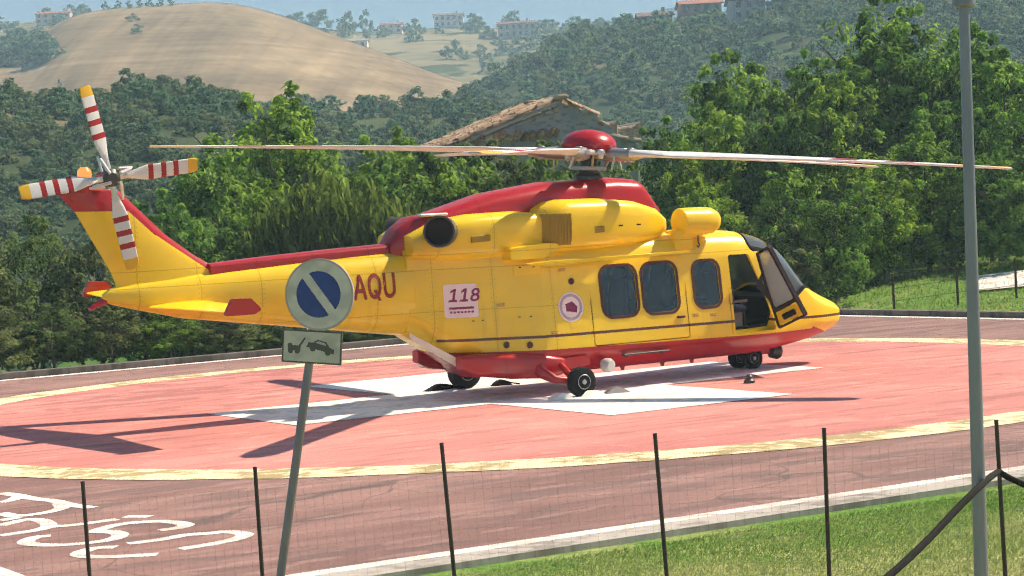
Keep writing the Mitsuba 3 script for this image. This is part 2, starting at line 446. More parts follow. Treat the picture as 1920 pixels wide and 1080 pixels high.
# engine cowlings with intake screens and exhausts
for s in (-1, 1):
    barrel = lambda g=0.0: superloft([(1.12 + g, .50 * s, 2.60, .10 + g, .12 + g), (.85, .54 * s, 2.64, .24 + g, .25 + g), (.35, .60 * s, 2.68, .36 + g, .35 + g), (-.3, .64 * s, 2.70, .42 + g, .40 + g), (-1.02, .65 * s, 2.70, .43 + g, .41 + g), (-1.24, .64 * s, 2.69, .41 + g, .39 + g), (-1.42, .61 * s, 2.66, .33 + g, .32 + g), (-1.50 - g, .58 * s, 2.64, .22 + g, .22 + g)], 3.3, 44)
    k = hput('engine_cowling', barrel(), 'paint_boom', smooth=28)
    cut = lambda x0, x1, z0, z1: man(box((x0 + x1) / 2, 1.0 * s, (z0 + z1) / 2, x1 - x0, .9, z1 - z0))
    hput('intake_screen', man(barrel(.006)) ^ cut(-1.46, -1.04, 2.40, 2.90), 'mesh_yellow', k)
    for j in range(8): hput('intake_slat', man(barrel(.022)) ^ cut(-1.42 + .05 * j, -1.405 + .05 * j, 2.42, 2.88), 'mesh_yellow', k, smooth=False)
    hput('cowl_latch', cat(*[rbox(x, (.64 + .425) * s, 2.66, .07, .02, .025, .006) for x in (-.1, .25)]), 'maroon', k)
    hput('service_panel', superloft([(-.42, 1.045 * s, 2.62, .03, .05), (-.60, 1.045 * s, 2.62, .032, .06)], 8, 16), 'mesh_yellow', k)
    k2 = hput('rear_cowling', superloft([(-1.40, .50 * s, 2.58, .36, .34), (-1.85, .50 * s, 2.60, .36, .36), (-2.6, .50 * s, 2.60, .35, .35), (-3.15, .48 * s, 2.58, .32, .30), (-3.62, .38 * s, 2.50, .2, .16)], 3.2), 'paint_boom', smooth=28)
    hput('vent', superloft([(-2.42, .86 * s, 2.58, .03, .05), (-2.74, .84 * s, 2.57, .03, .05)], 8, 16), 'mesh_yellow', k2)
    axd = np.array((-.62, .78 * s, .06)); p0 = np.array((-3.06 + (.22 if s > 0 else 0), .58 * s, 2.70 - (.06 if s > 0 else 0)))
    pipe = tm(m3.Manifold.cylinder(.52, .225, .245, 32) - m3.Manifold.cylinder(.55, .20, .222, 32).translate((0, 0, .12)))
    e = hput('exhaust_pipe', orient(pipe, axd, p0), 'dark_metal', smooth=35)
    hput('exhaust_throat', orient(lathe([(.203, .38), (.206, .40)], 24), axd, p0), 'exhaust_black', e)
    w = extrude([(-2.13, 2.22), (-2.13, 2.40), (-1.55, 2.44), (-1.12, 2.42), (-1.55, 2.22)], .22)
    w.apply_transform(np.array([[1, 0, 0, 0], [0, 0, -s, -.0], [0, 1, 0, 0], [0, 0, 0, 1.0]])) if False else None
    wm = tm(prism([(-2.13, 2.22), (-1.5, 2.22), (-1.10, 2.43), (-1.5, 2.45), (-2.13, 2.40)], .70, 1.0)) if s > 0 else tm(prism([(-2.13, 2.22), (-1.5, 2.22), (-1.10, 2.43), (-1.5, 2.45), (-2.13, 2.40)], -1.0, -.70))
    hput('roof_step', wm, 'paint_boom', smooth=False)
    ed = tm(prism([(-1.9, 2.135), (-1.5, 2.10), (1.2, 2.155), (1.2, 2.185), (-1.5, 2.175), (-1.9, 2.155)], 1.02, 1.15)) if s > 0 else tm(prism([(-1.9, 2.135), (-1.5, 2.10), (1.2, 2.155), (1.2, 2.185), (-1.5, 2.175), (-1.9, 2.155)], -1.15, -1.02))
    hput('roof_gutter', ed, 'paint_boom', smooth=False)
hput('exhaust_duct', rbox(-3.1, -.30, 2.96, .5, .12, .05, .02), 'light_metal')

# rescue hoist on the right side of the roof
hz = lathe([(.225, 0), (.235, .02), (.235, .44), (.22, .62), (.16, .74), (.07, .79)], 32)
k = hput('rescue_hoist', orient(hz, (1, 0, .0), (1.17, -.88, 2.64)), 'paint_boom', smooth=35)
hput('hoist_arm', cat(rbox(1.25, -.84, 2.36, .34, .20, .34, .04), rbox(1.32, -.62, 2.44, .16, .5, .12, .03)), 'paint_boom', k)
hput('hoist_hook', cat(tube([(1.5, -.95, 2.44), (1.5, -.95, 2.30)], .012, 6), tube([(1.5, -.95, 2.30), (1.53, -.95, 2.26), (1.5, -.95, 2.22), (1.47, -.95, 2.25)], .012, 6)), 'dark_metal', k)
hput('wire_cutter', tm(prism([(1.95, 2.42), (2.12, 2.42), (2.42, 2.80), (2.36, 2.80), (2.1, 2.58)], -.02, .02)), 'paint_boom', smooth=False)
hput('antenna', tm(prism([(-5.2, 1.36), (-5.0, 1.30), (-5.02, 1.14), (-5.12, 1.14)], -.012, .012)), 'white_paint', smooth=False)
bq = hput('beacon_light', orient(lathe([(.07, 0), (.10, .03), (.10, .12), (.05, .18)], 20), (0, 0, 1), (-8.60, 0, 3.72)), 'beacon_glass', emitter={'type': 'area', 'radiance': rgb(.55, .09, .02)})
tag(bq, 'lit orange beacon on the tip of the tail fin')
hput('beacon_mount', orient(lathe([(.10, -.20), (.11, 0)], 16), (0, 0, 1), (-8.60, 0, 3.715)), 'paint_red', bq)

# belly: sponsons, added strip for the lit ramp edge, lamp, aerials
for s in (-1, 1):
    sp = superloft([(-2.95, .70 * s, .66, .10, .10), (-2.75, .78 * s, .62, .20, .17), (-2.2, .86 * s, .57, .28, .20), (-1.7, .92 * s, .54, .30, .20), (-1.35, .93 * s, .52, .27, .15), (-1.1, .9 * s, .52, .16, .07)], 4.0, 28)
    hput('sponson', sp, 'paint_red')
    if s < 0: hput('lit_ramp_edge', tm(prism([(-3.72, 1.17), (-3.70, 1.07), (-2.62, .42), (-2.5, .42), (-2.58, .54)], -.60, -.53)), 'lit_edge_cream', smooth=False)  # added cream strip, stands in for the lit pale edge of the belly
hput('landing_lamp', orient(lathe([(.08, -.09), (.11, -.04), (.115, .04), (.09, .09)], 20), (.3, -1, -.1), (-.50, -1.16, .46)), 'lamp_shell')
for x in (1.0, 1.6, .2): hput('belly_aerial', tm(prism([(x, .45), (x + .16, .45), (x + .10, .26), (x + .05, .26)], -.45, -.43)), 'paint_red', smooth=False)

# main rotor
RH = np.array((0.03, 0, 3.80))
TA, TB = -.058, .018
ne = np.array((-TA, -TB, 1.0)); ne /= np.linalg.norm(ne)
k = hput('rotor_mast', cat(orient(lathe([(.26, -.50), (.24, -.36), (.16, -.30), (.13, 0.02)], 24), ne, RH)), 'dark_metal', smooth=35)
sw = [orient(lathe([(.20, -.01), (.30, .0), (.30, .06), (.2, .07)], 24), ne, RH + ne * -.26)]
for j in range(5):
    a = math.radians(8 + 72 * j + 24); e = np.array((math.cos(a), math.sin(a), 0))
    sw.append(tube([RH + e * .27 + ne * -.22, RH + e * .40 + ne * .0], .022, 8))
for j in range(5):       # arms and hoses of the rotor head
    a = math.radians(9 + 72 * j + 36); e = np.array((math.cos(a), math.sin(a), 0)); c_ = np.cross(ne, e)
    hput('hub_arm', cat(orient(rbox(0, 0, 0, .10, .16, .20, .03), e, RH + e * .40), tube([RH + e * .36 + c_ * .12, RH + e * .46 + c_ * .05 + ne * .06, RH + e * .44 - c_ * .10, RH + e * .3 - c_ * .16], .02, 7)), 'light_metal', k)
hput('swashplate', cat(*sw), 'grey_metal', k)
cap = lathe([(.28, .0), (.41, .04), (.455, .12), (.43, .20), (.35, .285), (.22, .345), (.06, .37)], 36)
hput('rotor_cap', orient(cap, ne, RH + ne * .03), 'paint_red', k, smooth=40)
hput('rotor_hub', orient(lathe([(.2, -.08), (.36, -.05), (.38, .05), (.3, .1)], 30), ne, RH), 'dark_metal', k)


def banded(rs, cols, section, r_axis, chord, up, origin, lower=-2.0):
    """A blade from rings at radius r; the colour changes sharply at each band."""
    V, C = [], []
    for r0, r1, c in cols:
        for r in np.unique(np.r_[r0, [x for x in rs if r0 < x < r1], r1]):
            V.append(section(r)); C.append(np.where(np.sin(np.arange(len(V[-1])) * 2 * PI / len(V[-1]) + .1)[:, None] > lower, np.array(c)[None], np.array(WH)[None]))
    mesh = rings([origin + v[:, 0:1] * r_axis + v[:, 1:2] * chord + v[:, 2:3] * up for v in V])
    col = np.vstack(C + [C[0][:1], C[-1][:1]])
    return mesh, col


WH, RD, YT = (.66, .67, .68), (.33, .012, .012), (.72, .43, .02)
MB = [(.82, 4.35, WH), (4.35, 4.8, RD), (4.8, 5.25, WH), (5.25, 5.7, RD), (5.7, 6.35, WH), (6.35, 7.12, YT)]


def main_section(r):
    t = np.arange(16) * 2 * PI / 16
    ch = np.interp(r, [.82, 1.2, 1.7, 6.5, 6.95, 7.12], [.10, .14, .30, .27, .22, .10]); th = np.interp(r, [.82, 1.2, 1.7, 6.9], [.065, .05, .036, .02])
    tw = math.radians(np.interp(r, [.8, 6.9], [9, -1])); y, z = ch * np.cos(t) - .06, th * np.sin(t)
    return np.c_[np.full(16, r), y * math.cos(tw) - z * math.sin(tw), y * math.sin(tw) + z * math.cos(tw) - .10 * (r / 6.9) ** 2 + .04]


for j in range(5):
    a = math.radians(9 + 72 * j)
    e = np.array((math.cos(a), math.sin(a), 0)); e[2] = TA * e[0] + TB * e[1]; e /= np.linalg.norm(e)
    ch = np.cross(ne, e)
    mesh, col = banded(np.linspace(.82, 7.12, 30), MB, main_section, e, ch, ne, RH, 0.35)
    mesh.apply_transform(A4)
    bk = num(f'{H}__main_rotor_blade')
    scene[bk] = mikit.ply(mesh, 'blade_paint', smooth=True, color=col)
    g = cat(tube([RH + e * .28, RH + e * .5, RH + e * .86, RH + e * 1.0], [.10, .115, .085, .05], 12), orient(rbox(0, 0, 0, .12, .24, .12, .03), e, RH + e * .78))
    hput('blade_grip', g, 'grey_metal', bk)
    hput('damper', cat(tube([RH + e * .30 + ch * .16 + ne * .03, RH + e * .72 + ch * .13 + ne * .03], .045, 10), tube([RH + e * .55 - ch * .12 - ne * .02, RH + e * .55 - ch * .2 - ne * .24], .018, 8)), 'light_metal', bk)

# tail rotor on the right side of the fin
TR = np.array((-8.36, -.40, 3.74))
k = hput('tail_rotor_hub', cat(orient(lathe([(.10, -.34), (.09, -.1), (.13, -.05), (.13, .05), (.07, .10)], 20), (0, -1, 0), TR)), 'dark_metal')
TBANDS = [(.26, .57, WH), (.57, .65, RD), (.65, .77, WH), (.77, .85, RD), (.85, .96, WH), (.96, 1.04, RD), (1.04, 1.19, WH), (1.19, 1.34, YT)]


def tail_section(r):
    t = np.arange(12) * 2 * PI / 12
    c = np.interp(r, [.26, .4, .52, 1.28, 1.34], [.05, .075, .112, .108, .09]); th = np.interp(r, [.26, .5, 1.34], [.035, .02, .010])
    tw = math.radians(14); y, z = c * np.cos(t), th * np.sin(t)
    return np.c_[np.full(12, r), y * math.cos(tw) - z * math.sin(tw), y * math.sin(tw) + z * math.cos(tw)]


for deg in (104, 6, -78, 187):
    a = math.radians(deg); e = np.array((math.cos(a), 0, math.sin(a))); ch = np.cross((0, -1.0, 0), e)
    mesh, col = banded(np.linspace(.26, 1.34, 12), TBANDS, tail_section, e, ch, np.array((0, -1.0, 0)), TR)
    mesh.apply_transform(A4)
    bk = num(f'{H}__tail_rotor_blade')
    scene[bk] = mikit.ply(mesh, 'blade_paint', smooth=True, color=col)
    hput('pitch_link', cat(tube([TR + e * .05, TR + e * .34], .045, 10), tube([TR + e * .30 + ch * .09 + np.array((0, -.05, 0)), TR + e * .08 + np.array((0, -.20, 0)) + ch * .06], .024, 8), tube([TR + e * .12 + ch * .12 + np.array((0, -.06, 0)), TR + e * .34 + ch * .1], .02, 8)), 'light_metal', bk)


# markings
def side_y(x, z=1.4):
    zb, zt, w, zm = station(x)[:4]
    z0, z1 = zb + min(.34, (zm - zb) * .45) * 1.25, zm - (zm - zb) * .10
    return -(w - TUM * w * max(zm - zb - .5, 0) * np.clip((z - z0) / (z1 - z0), 0, 1))


def on_side(mesh, x0, z0, fn, off):
    v = mesh.vertices.copy(); X = x0 + v[:, 0]; Z = z0 + v[:, 1]
    Y = np.array([fn(a, b) for a, b in zip(X, Z)]) - off - v[:, 2]
    return trimesh.Trimesh(np.c_[X, Y, Z], mesh.faces, process=False)


sk = hput('emergency_sticker', on_side(extrude(rpoly([(0, 0), (.52, 0), (.52, .52), (0, .52)], .03), .002), -3.10, 1.36, side_y, .004), 'label_pink', smooth=False)
t118 = meshkit.text_mesh('118', .19, .002, True); t118.vertices[:, 0] += .22 * t118.vertices[:, 1]
hput('number', on_side(t118, -3.06, 1.61, side_y, .008), 'label_ink', sk, smooth=False)
bars = cat(*[extrude(sg.box(.07 + .0, .07 + .06 * r, .45, .105 + .06 * r), .002) for r in (1,)], *[extrude(sg.box(.08 + .055 * j, .07, .115 + .055 * j, .10), .002) for j in range(7)])
hput('small_print', on_side(bars, -3.10, 1.36, side_y, .008), 'label_ink', sk, smooth=False)
circ = sg.Point(0, 0).buffer(.235, quad_segs=16)
em = hput('round_emblem', on_side(extrude(circ, .002), -1.08, 1.42, side_y, .005), 'label_pink', smooth=False)
hput('emblem_ring', on_side(extrude(sg.Point(0, 0).buffer(.21).difference(sg.Point(0, 0).buffer(.165)), .002), -1.08, 1.42, side_y, .009), 'letter_grey', em, smooth=False)
hput('emblem_device', on_side(extrude(sg.Polygon([(-.09, -.06), (.10, -.09), (.12, .0), (.03, .09), (-.10, .05)]), .002), -1.08, 1.42, side_y, .009), 'label_ink', em, smooth=False)
for ch_, x in (('A', -4.60), ('Q', -4.37), ('U', -4.11)):
    t = meshkit.text_mesh(ch_, .36, .003, True)
    t.vertices[:, 0] *= .66
    hput('registration_letter', on_side(t, x, 1.75, boom_y, .010), 'letter_red', smooth=False)
for x, z in ((-1.02, 1.82), (-1.85, .88), (-2.2, .9)): hput('fuel_cap', orient(lathe([(.055, 0), (.05, .012)], 16), (0, -1, 0), (x, side_y(x, z) - .002, z)), 'maroon', smooth=False)
hput('door_handle', rbox(1.02, side_y(1.02, 1.12) - .01, 1.12, .16, .03, .045, .012), 'maroon', doors[-1])


# access hatches, latches and stencils on the right side
for x, z, w, h_ in ((-2.05, 1.12, .34, .22), (-2.75, 1.12, .30, .20), (-1.12, 1.10, .30, .26), (-2.0, 1.95, .42, .16)):
    k = hput('access_hatch', on_side(extrude(rpoly([(0, 0), (w, 0), (w, h_), (0, h_)], .025), .004), x, z, side_y, .001), 'paint_boom', smooth=False)
    hput('latch', on_side(cat(*[extrude(sg.box(w * f, h_ - .028, w * f + .03, h_ - .012), .004) for f in (.2, .7)]), x, z, side_y, .006), 'maroon', k, smooth=False)
for x, z in ((-1.25, 1.99), (-2.3, 1.5), (-1.5, 1.02), (1.25, 1.10), (1.6, 1.08)):
    hput('stencil', on_side(cat(*[extrude(sg.box(.022 * j, .03 * r_, .022 * j + .014, .03 * r_ + .014), .0015) for j in range(6) for r_ in range(2)]), x, z, side_y, .003), 'label_ink', smooth=False)
hput('side_step', cat(rbox(.25, -1.16, .60, .9, .10, .03, .012), *[box(x, -1.10, .58, .03, .08, .05) for x in (-.1, .6)]), 'dark_metal')
hput('grab_handle', cat(tube([(2.06, -1.075, 1.25), (2.06, -1.115, 1.27), (2.06, -1.115, 1.5), (2.06, -1.07, 1.52)], .011, 6)), 'dark_metal')

# landing gear: stands level on the pad
def wheel(name, c, r, wd, par):
    prof = [(r * .55, -wd / 2), (r * .80, -wd / 2), (r * .95, -wd * .42), (r, -wd * .2), (r, wd * .2), (r * .95, wd * .42), (r * .8, wd / 2), (r * .55, wd / 2)]
    k = put(name, orient(lathe(prof, 32), (0, 1, 0), c), 'black_rubber', par, 35)
    for s in (-1, 1):
        put('rim', orient(lathe([(r * .50, 0), (r * .50, wd * .50), (r * .46, wd * .54), (r * .40, wd * .40), (r * .18, wd * .40), (r * .16, wd * .56), (.012, wd * .57)], 28), (0, s, 0), c), 'grey_metal', k, 35)
    return k


for s in (-1, 1):
    rw = .235 if s < 0 else .285
    c = np.array((-1.32 if s < 0 else -1.5, 1.66 * s, rw))
    g = put('main_gear', cat(tube([(-1.75, 1.05 * s, .58), (-1.78, 1.25 * s, .40), (-1.66, 1.46 * s, .29), (-1.34, 1.50 * s, .24), tuple(c)], [.10, .095, .07, .06, .05], 12),
                            tube([(-1.40, 1.0 * s, .60), (-1.38, 1.44 * s, .34)], .055, 12)), 'paint_red', H, 35)
    wheel('wheel', c, rw, .18 if s < 0 else .24, g)
    put('gear_door', tm(prism(rpoly([(-1.32, .40), (-.82, .44), (-.82, .60), (-1.32, .58)], .04), -.012, .012).translate((0, 1.16 * s, 0))), 'paint_red', g)
g = put('nose_gear', cat(tube([(3.05, 0, .62), (3.08, 0, .34), (3.14, 0, .18)], [.07, .06, .05], 12), tube([(3.14, -.19, .18), (3.14, .19, .18)], .04, 12),
                         tube([(2.7, 0, .5), (3.05, 0, .28)], .03, 8), tube([(3.02, 0, .4), (2.86, -.12, .24), (3.1, -.05, .2)], .022, 8)), 'dark_metal', H, 35)
for y in (-.2, .2): wheel('wheel', np.array((3.14, y, .19)), .19, .13, g)
put('gear_bay_door', cat(rbox(3.32, -.24, .36, .5, .02, .24, .008), rbox(3.32, .24, .36, .5, .02, .24, .008)), 'paint_red', g)
put('searchlight', cat(orient(lathe([(.05, -.12), (.12, -.08), (.13, .06), (.10, .10)], 20), (1, -.2, -.2), (3.62, -.22, .27)), tube([(3.6, -.2, .5), (3.6, -.2, .33)], .04, 8)), 'dark_metal', H, 35)

# chocks and the small things left on the pad
def chock(name, c, ang, sx, bsdf, label, c_):
    p = extrude([(-.5 * sx, 0), (.5 * sx, 0), (.30 * sx, .06), (.02 * sx, .10), (-.12 * sx, .09)], .16)
    p.apply_transform(np.array([[1, 0, 0, 0], [0, 0, -1, .08], [0, 1, 0, 0], [0, 0, 0, 1.0]]))
    p.apply_transform(trimesh.transformations.rotation_matrix(ang, (0, 0, 1))); p.apply_translation((c[0], c[1], .012))
    key = put(name, p, bsdf); tag(key, label, c_)
    rope = tube([(c[0] + .02, c[1], .10), (c[0] + .12, c[1] + .12 * np.sign(-c[1]), .05), (c[0] + .2, c[1] + .26 * np.sign(-c[1]), .03)], .012, 6)
    put('rope', rope, 'black_rubber', key)


chock('wheel_chock', (-1.80, -1.78), .1, .42, 'white_paint', 'white wheel chock wedged behind the near main wheel', 'wheel chock')
chock('wheel_chock', (-1.30, -1.93), .55, .62, 'white_paint', 'white wheel chock lying in front of the near main wheel hub', 'wheel chock')
chock('wheel_chock', (-.72, -1.74), 2.9, .42, 'grey_metal', 'grey wheel chock ahead of the near main wheel', 'wheel chock')
chock('wheel_chock', (-1.85, 1.85), .2, .7, 'black_rubber', 'black wheel chock behind the far main wheel', 'wheel chock')
chock('wheel_chock', (-.88, 1.50), 2.9, .36, 'black_rubber', 'black wheel chock ahead of the far main wheel', 'wheel chock')
key = put('pad_lamp', orient(lathe([(.09, 0), (.09, .03), (.055, .06), (.055, .10), (.03, .13)], 18), (0, 0, 1), (1.37, -2.40, .012)), 'dark_metal', None, 35)
tag(key, 'small dark round lamp standing on the pad in front of the nose wheels', 'lamp')
# ------------------------------------------------------------------ helipad
plain('letter_grey', (0.45, 0.35, 0.40), 0.6)
scene['beacon_glass'] = {'type': 'principled', 'base_color': rgb(.6, .05, .01), 'roughness': .2}



def asphalt(p, n, uv):
    big = fbm(p.x * .22, p.y * .5, 1.0, 3); streak = fbm(p.x * .35 + .4 * p.y, p.y * 2.6, 3.0, 3); fine = noise(p.x * 40, p.y * 40, 0)
    c = mix((.182, .102, .094), (.268, .157, .143), smoothstep(.3, .7, .5 * big + .5 * streak))
    c = mix(c, (.13, .088, .088), .6 * smoothstep(.52, .68, fbm(p.x * .9, p.y * 3.1, 7.0, 3)))
    c = mix(c, (.34, .225, .205), .4 * smoothstep(.60, .72, fbm(p.x * 1.6, p.y * 5.5, 4.0, 3)))
    d1, d2, w = mikit.voronoi(p.x * .42 + .5 * fbm(p.x, p.y, 0., 2), p.y * .42 + .5 * fbm(p.x, p.y, 5., 2))
    c = mix(c, (.09, .07, .065), .6 * (1 - smoothstep(.006, .022, d2 - d1)) * smoothstep(.4, .6, big))
    agg = noise(p.x * 85, p.y * 85, 2)
    return c * (.80 + .22 * fine + .18 * agg)


def red_circle(p, n, uv):
    big = fbm(p.x * .3, p.y * .45, 2.0, 3); wear = fbm(p.x * 1.2, p.y * 3.2, 5.0, 4); fine = noise(p.x * 35, p.y * 35, 1)
    c = mix((.48, .182, .165), (.56, .232, .21), smoothstep(.3, .7, big))
    far = smoothstep(-.5, 6.0, p.y + 3.0 * (big - .5))
    c = mix(c, (.33, .125, .115), (.22 + .66 * far) * smoothstep(.44, .64, wear))
    c = mix(c, (.64, .29, .25), .45 * smoothstep(.62, .74, fbm(p.x * 2.1, p.y * 2.6, 9.0, 3)))
    c = mix(c, (.30, .12, .11), .5 * smoothstep(.60, .74, fbm(p.x * 1.0 + 3, p.y * 6.0, 1.0, 3)))
    tyre = 1 - smoothstep(.05, .13, dr.abs(dr.abs(p.y + .08 * p.x + .2) - 1.62))
    c = mix(c, (.16, .08, .075), .45 * tyre * smoothstep(.40, .62, fbm(p.x * .8, p.y * 6, 12.0, 3)))
    return c * (.84 + .16 * fine + .16 * noise(p.x * 80, p.y * 80, 3))


def worn(base, dirt, amount):
    def f(p, n, uv):
        a = fbm(p.x * 2.2, p.y * 2.2, 3.0, 4); b = fbm(p.x * 9, p.y * 9, 6.0, 3)
        return mix(base, dirt, amount * smoothstep(.40, .66, .55 * a + .45 * b)) * (.90 + .1 * noise(p.x * 30, p.y * 30) + .08 * noise(p.x * 75, p.y * 75))
    return f


mat('asphalt', type='principled', base_color=proc(asphalt), roughness=.85)
mat('circle_paint', type='principled', base_color=proc(red_circle), roughness=.8)
mat('cross_paint', type='principled', base_color=proc(worn((.80, .79, .76), (.50, .52, .46), .7)), roughness=.75)
mat('ring_paint', type='principled', base_color=proc(worn((.76, .64, .42), (.33, .26, .13), .95)), roughness=.8)
mat('line_paint', type='principled', base_color=proc(worn((.78, .75, .70), (.48, .38, .34), .75)), roughness=.75)
mat('concrete', type='principled', base_color=proc(worn((.40, .37, .34), (.22, .20, .18), .9)), roughness=.9)
mat('dark_concrete', type='principled', base_color=proc(worn((.16, .14, .125), (.07, .065, .055), .9)), roughness=.9)
PC = (0.2, 0.4)
sq = lambda a: sg.box(PC[0] - a, PC[1] - a, PC[0] + a, PC[1] + a)
tag(put('helipad', cat(sheet(sq(14.05), 0.0), box(PC[0], PC[1], -.13, 28.0, 28.0, .24)), 'asphalt'), kind='structure')
RC = (-1.25, .32)
th = np.arange(256) * 2 * PI / 256


def wavy(r, a, seed):
    rr = r + a * (meshkit.fbm(np.c_[np.cos(th) * r * 1.6, np.sin(th) * r * 1.6, 0 * th], 3, seed) - .5)
    return np.c_[RC[0] + rr * np.cos(th), RC[1] + rr * np.sin(th)]


put('red_circle', sheet(wavy(9.9, .0, 1), .004), 'circle_paint', 'helipad')
put('ring', sheet(sg.Polygon(wavy(10.66, .14, 2), [wavy(9.76, .14, 3)]), .008), 'ring_paint', 'helipad')
CX, CY, CL, CW = -1.15, .28, 4.93, 1.62
cr = sg.box(CX - CL, CY - CW, CX + CL, CY + CW).union(sg.box(CX - CW, CY - CL, CX + CW, CY + CL))
put('white_cross', sheet(cr, .012), 'cross_paint', 'helipad')
put('border_line', sheet(sg.Polygon(sq(13.98).exterior.coords, [sq(13.66).exterior.coords]), .004), 'line_paint', 'helipad')
STROKES = [  # traced on the photograph and laid out on the pad
    [(0, 180), (130, 195), (260, 225), (400, 235), (530, 270), (690, 290)], [(150, 200), (100, 230), (0, 250)], [(440, 255), (490, 300), (140, 360), (0, 330)],
    [(0, 385), (140, 362)], [(0, 425), (190, 375), (320, 380), (400, 440), (0, 500)], [(400, 430), (560, 420), (880, 375)], [(940, 355), (1130, 355)],
    [(880, 472), (680, 470), (900, 410), (1100, 395), (1250, 390), (1420, 415), (1350, 440), (1200, 460)],
    [(680, 470), (870, 470), (920, 500), (800, 540), (480, 570), (300, 570), (170, 555), (250, 510), (380, 500)],
    [(960, 560), (1240, 525), (1400, 490), (1560, 485), (1700, 465), (1880, 490), (1700, 545), (1350, 600)], [(870, 585), (700, 590), (560, 640), (700, 665), (1180, 640)]]


def on_ground(u, v):
    d = FWD + RIGHT * (u - 960) / FOC - UP * (v - 540) / FOC
    return (EYE - d * EYE[2] / d[2])[:2]


for s in STROKES:
    g = sg.LineString(chaikin_open(np.array([on_ground(a / 4, 880 + b / 4) for a, b in s])))
    put('painted_letter', sheet(g.buffer(.085, cap_style=2, join_style=1), .004), 'line_paint', 'helipad')
# kerbs round the pad
for name, c in (('kerb', [(-14.25, -14.05), (14.7, -14.05), (14.7, -13.655), (-14.25, -13.655)]), ('kerb', [(-14.25, -13.655), (-13.855, -13.655), (-13.855, 14.9), (-14.25, 14.9)])):
    e = extrude(c, .22); e.apply_translation((0, 0, -.19 + .008)); tag(put(name, e, 'concrete'), kind='structure')
for c, lb in (([(-14.25, 14.46), (13.9, 14.46), (13.9, 14.8), (-14.25, 14.8)], 'dark low concrete kerb along the back edge of the helipad behind the tail'), ([(14.26, -13.655), (14.6, -13.655), (14.6, 14.8), (13.9, 14.8), (13.9, 14.46), (14.26, 14.46)], 'dark low concrete kerb along the right edge of the helipad below the grass')):
    e = extrude(c, .33); e.apply_translation((0, 0, -.2)); tag(put('raised_kerb', e, 'dark_concrete'), lb, 'kerb')

# ------------------------------------------------------------------ ground
def sstep(a, b, x):
    t = np.clip((np.asarray(x, float) - a) / (b - a), 0, 1); return t * t * (3 - 2 * t)


def height(x, y):
    x, y = np.asarray(x, float), np.asarray(y, float)
    inside = np.maximum(np.abs(x - PC[0]), np.abs(y - PC[1]))
    front = .72 * sstep(-14.1, -27, y)
    right = np.clip((x - 14.4) * .11, 0, None); right = 1.9 * np.tanh(right / 1.9)
    back = np.clip(y - 15.5, 0, None); bt = sstep(26, 10, x)
    z = front + right * sstep(-22, -10, y) - 7.0 * np.tanh(back / 45) * bt + .10 * sstep(14.9, 16, y) * bt
    far = np.hypot(x, y)
    z = z - 5.0 * sstep(70, 160, far)
    z = z + (meshkit.fbm(np.stack([x * .25, y * .25, 0 * x], -1), 3, 5) - .5) * .22 * sstep(14.2, 17, inside)
    return np.where(inside < 14.03, -.30, z - .02)


def polar_ground():
    rr = np.unique(np.r_[np.linspace(1, 12, 10), np.linspace(12, 24, 50), np.linspace(24, 70, 90), np.geomspace(70, 1800, 26)])
    bb = np.radians(np.unique(np.r_[np.linspace(-22, 22, 150), np.linspace(22, 338, 80)]))
    base = math.atan2(FWD[1], FWD[0]); n = len(bb) - (abs(bb[-1] - bb[0] - 2 * PI) < 1e-6)
    bb = bb[:n]
    X = EYE[0] + rr[:, None] * np.cos(base - bb)[None]; Y = EYE[1] + rr[:, None] * np.sin(base - bb)[None]
    Z = height(X, Y); V = np.stack([X, Y, Z], -1).reshape(-1, 3); F = []
    i, j = np.meshgrid(np.arange(len(rr) - 1), np.arange(n), indexing='ij'); j2 = (j + 1) % n
    q = np.stack([i * n + j, (i + 1) * n + j, (i + 1) * n + j2, i * n + j2], -1).reshape(-1, 4)
    F = np.vstack([q[:, [0, 2, 1]], q[:, [0, 3, 2]], [[0, k, (k + 1) % n] for k in range(1, n - 1)]])
    mesh = trimesh.Trimesh(V, F, process=False)
    if mesh.face_normals[:, 2].mean() < 0: mesh.invert()
    return mesh


def lawn(p, n, uv):
    a = fbm(p.x * .35, p.y * .35, 2.0, 4); b = fbm(p.x * 2.5, p.y * 2.5, 4.0, 3); c = noise(p.x * 28, p.y * 28, 2)
    dry = smoothstep(.40, .66, .6 * a + .4 * b + dr.clip((-p.y - 15.4) * .10, -.08, .16))
    g = mix((.11, .22, .04), (.36, .36, .16), dry)
    g = mix(g, (.11, .19, .04), .5 * smoothstep(.5, .7, b))
    far = smoothstep(60, 130, dr.sqrt(p.x * p.x + p.y * p.y))
    return mix(g * (.75 + .5 * c), (.050, .066, .030), far)


mat('lawn', type='principled', base_color=proc(lawn), roughness=.95, specular=.15)
tag(put('ground', polar_ground(), 'lawn', smooth=True), kind='structure')

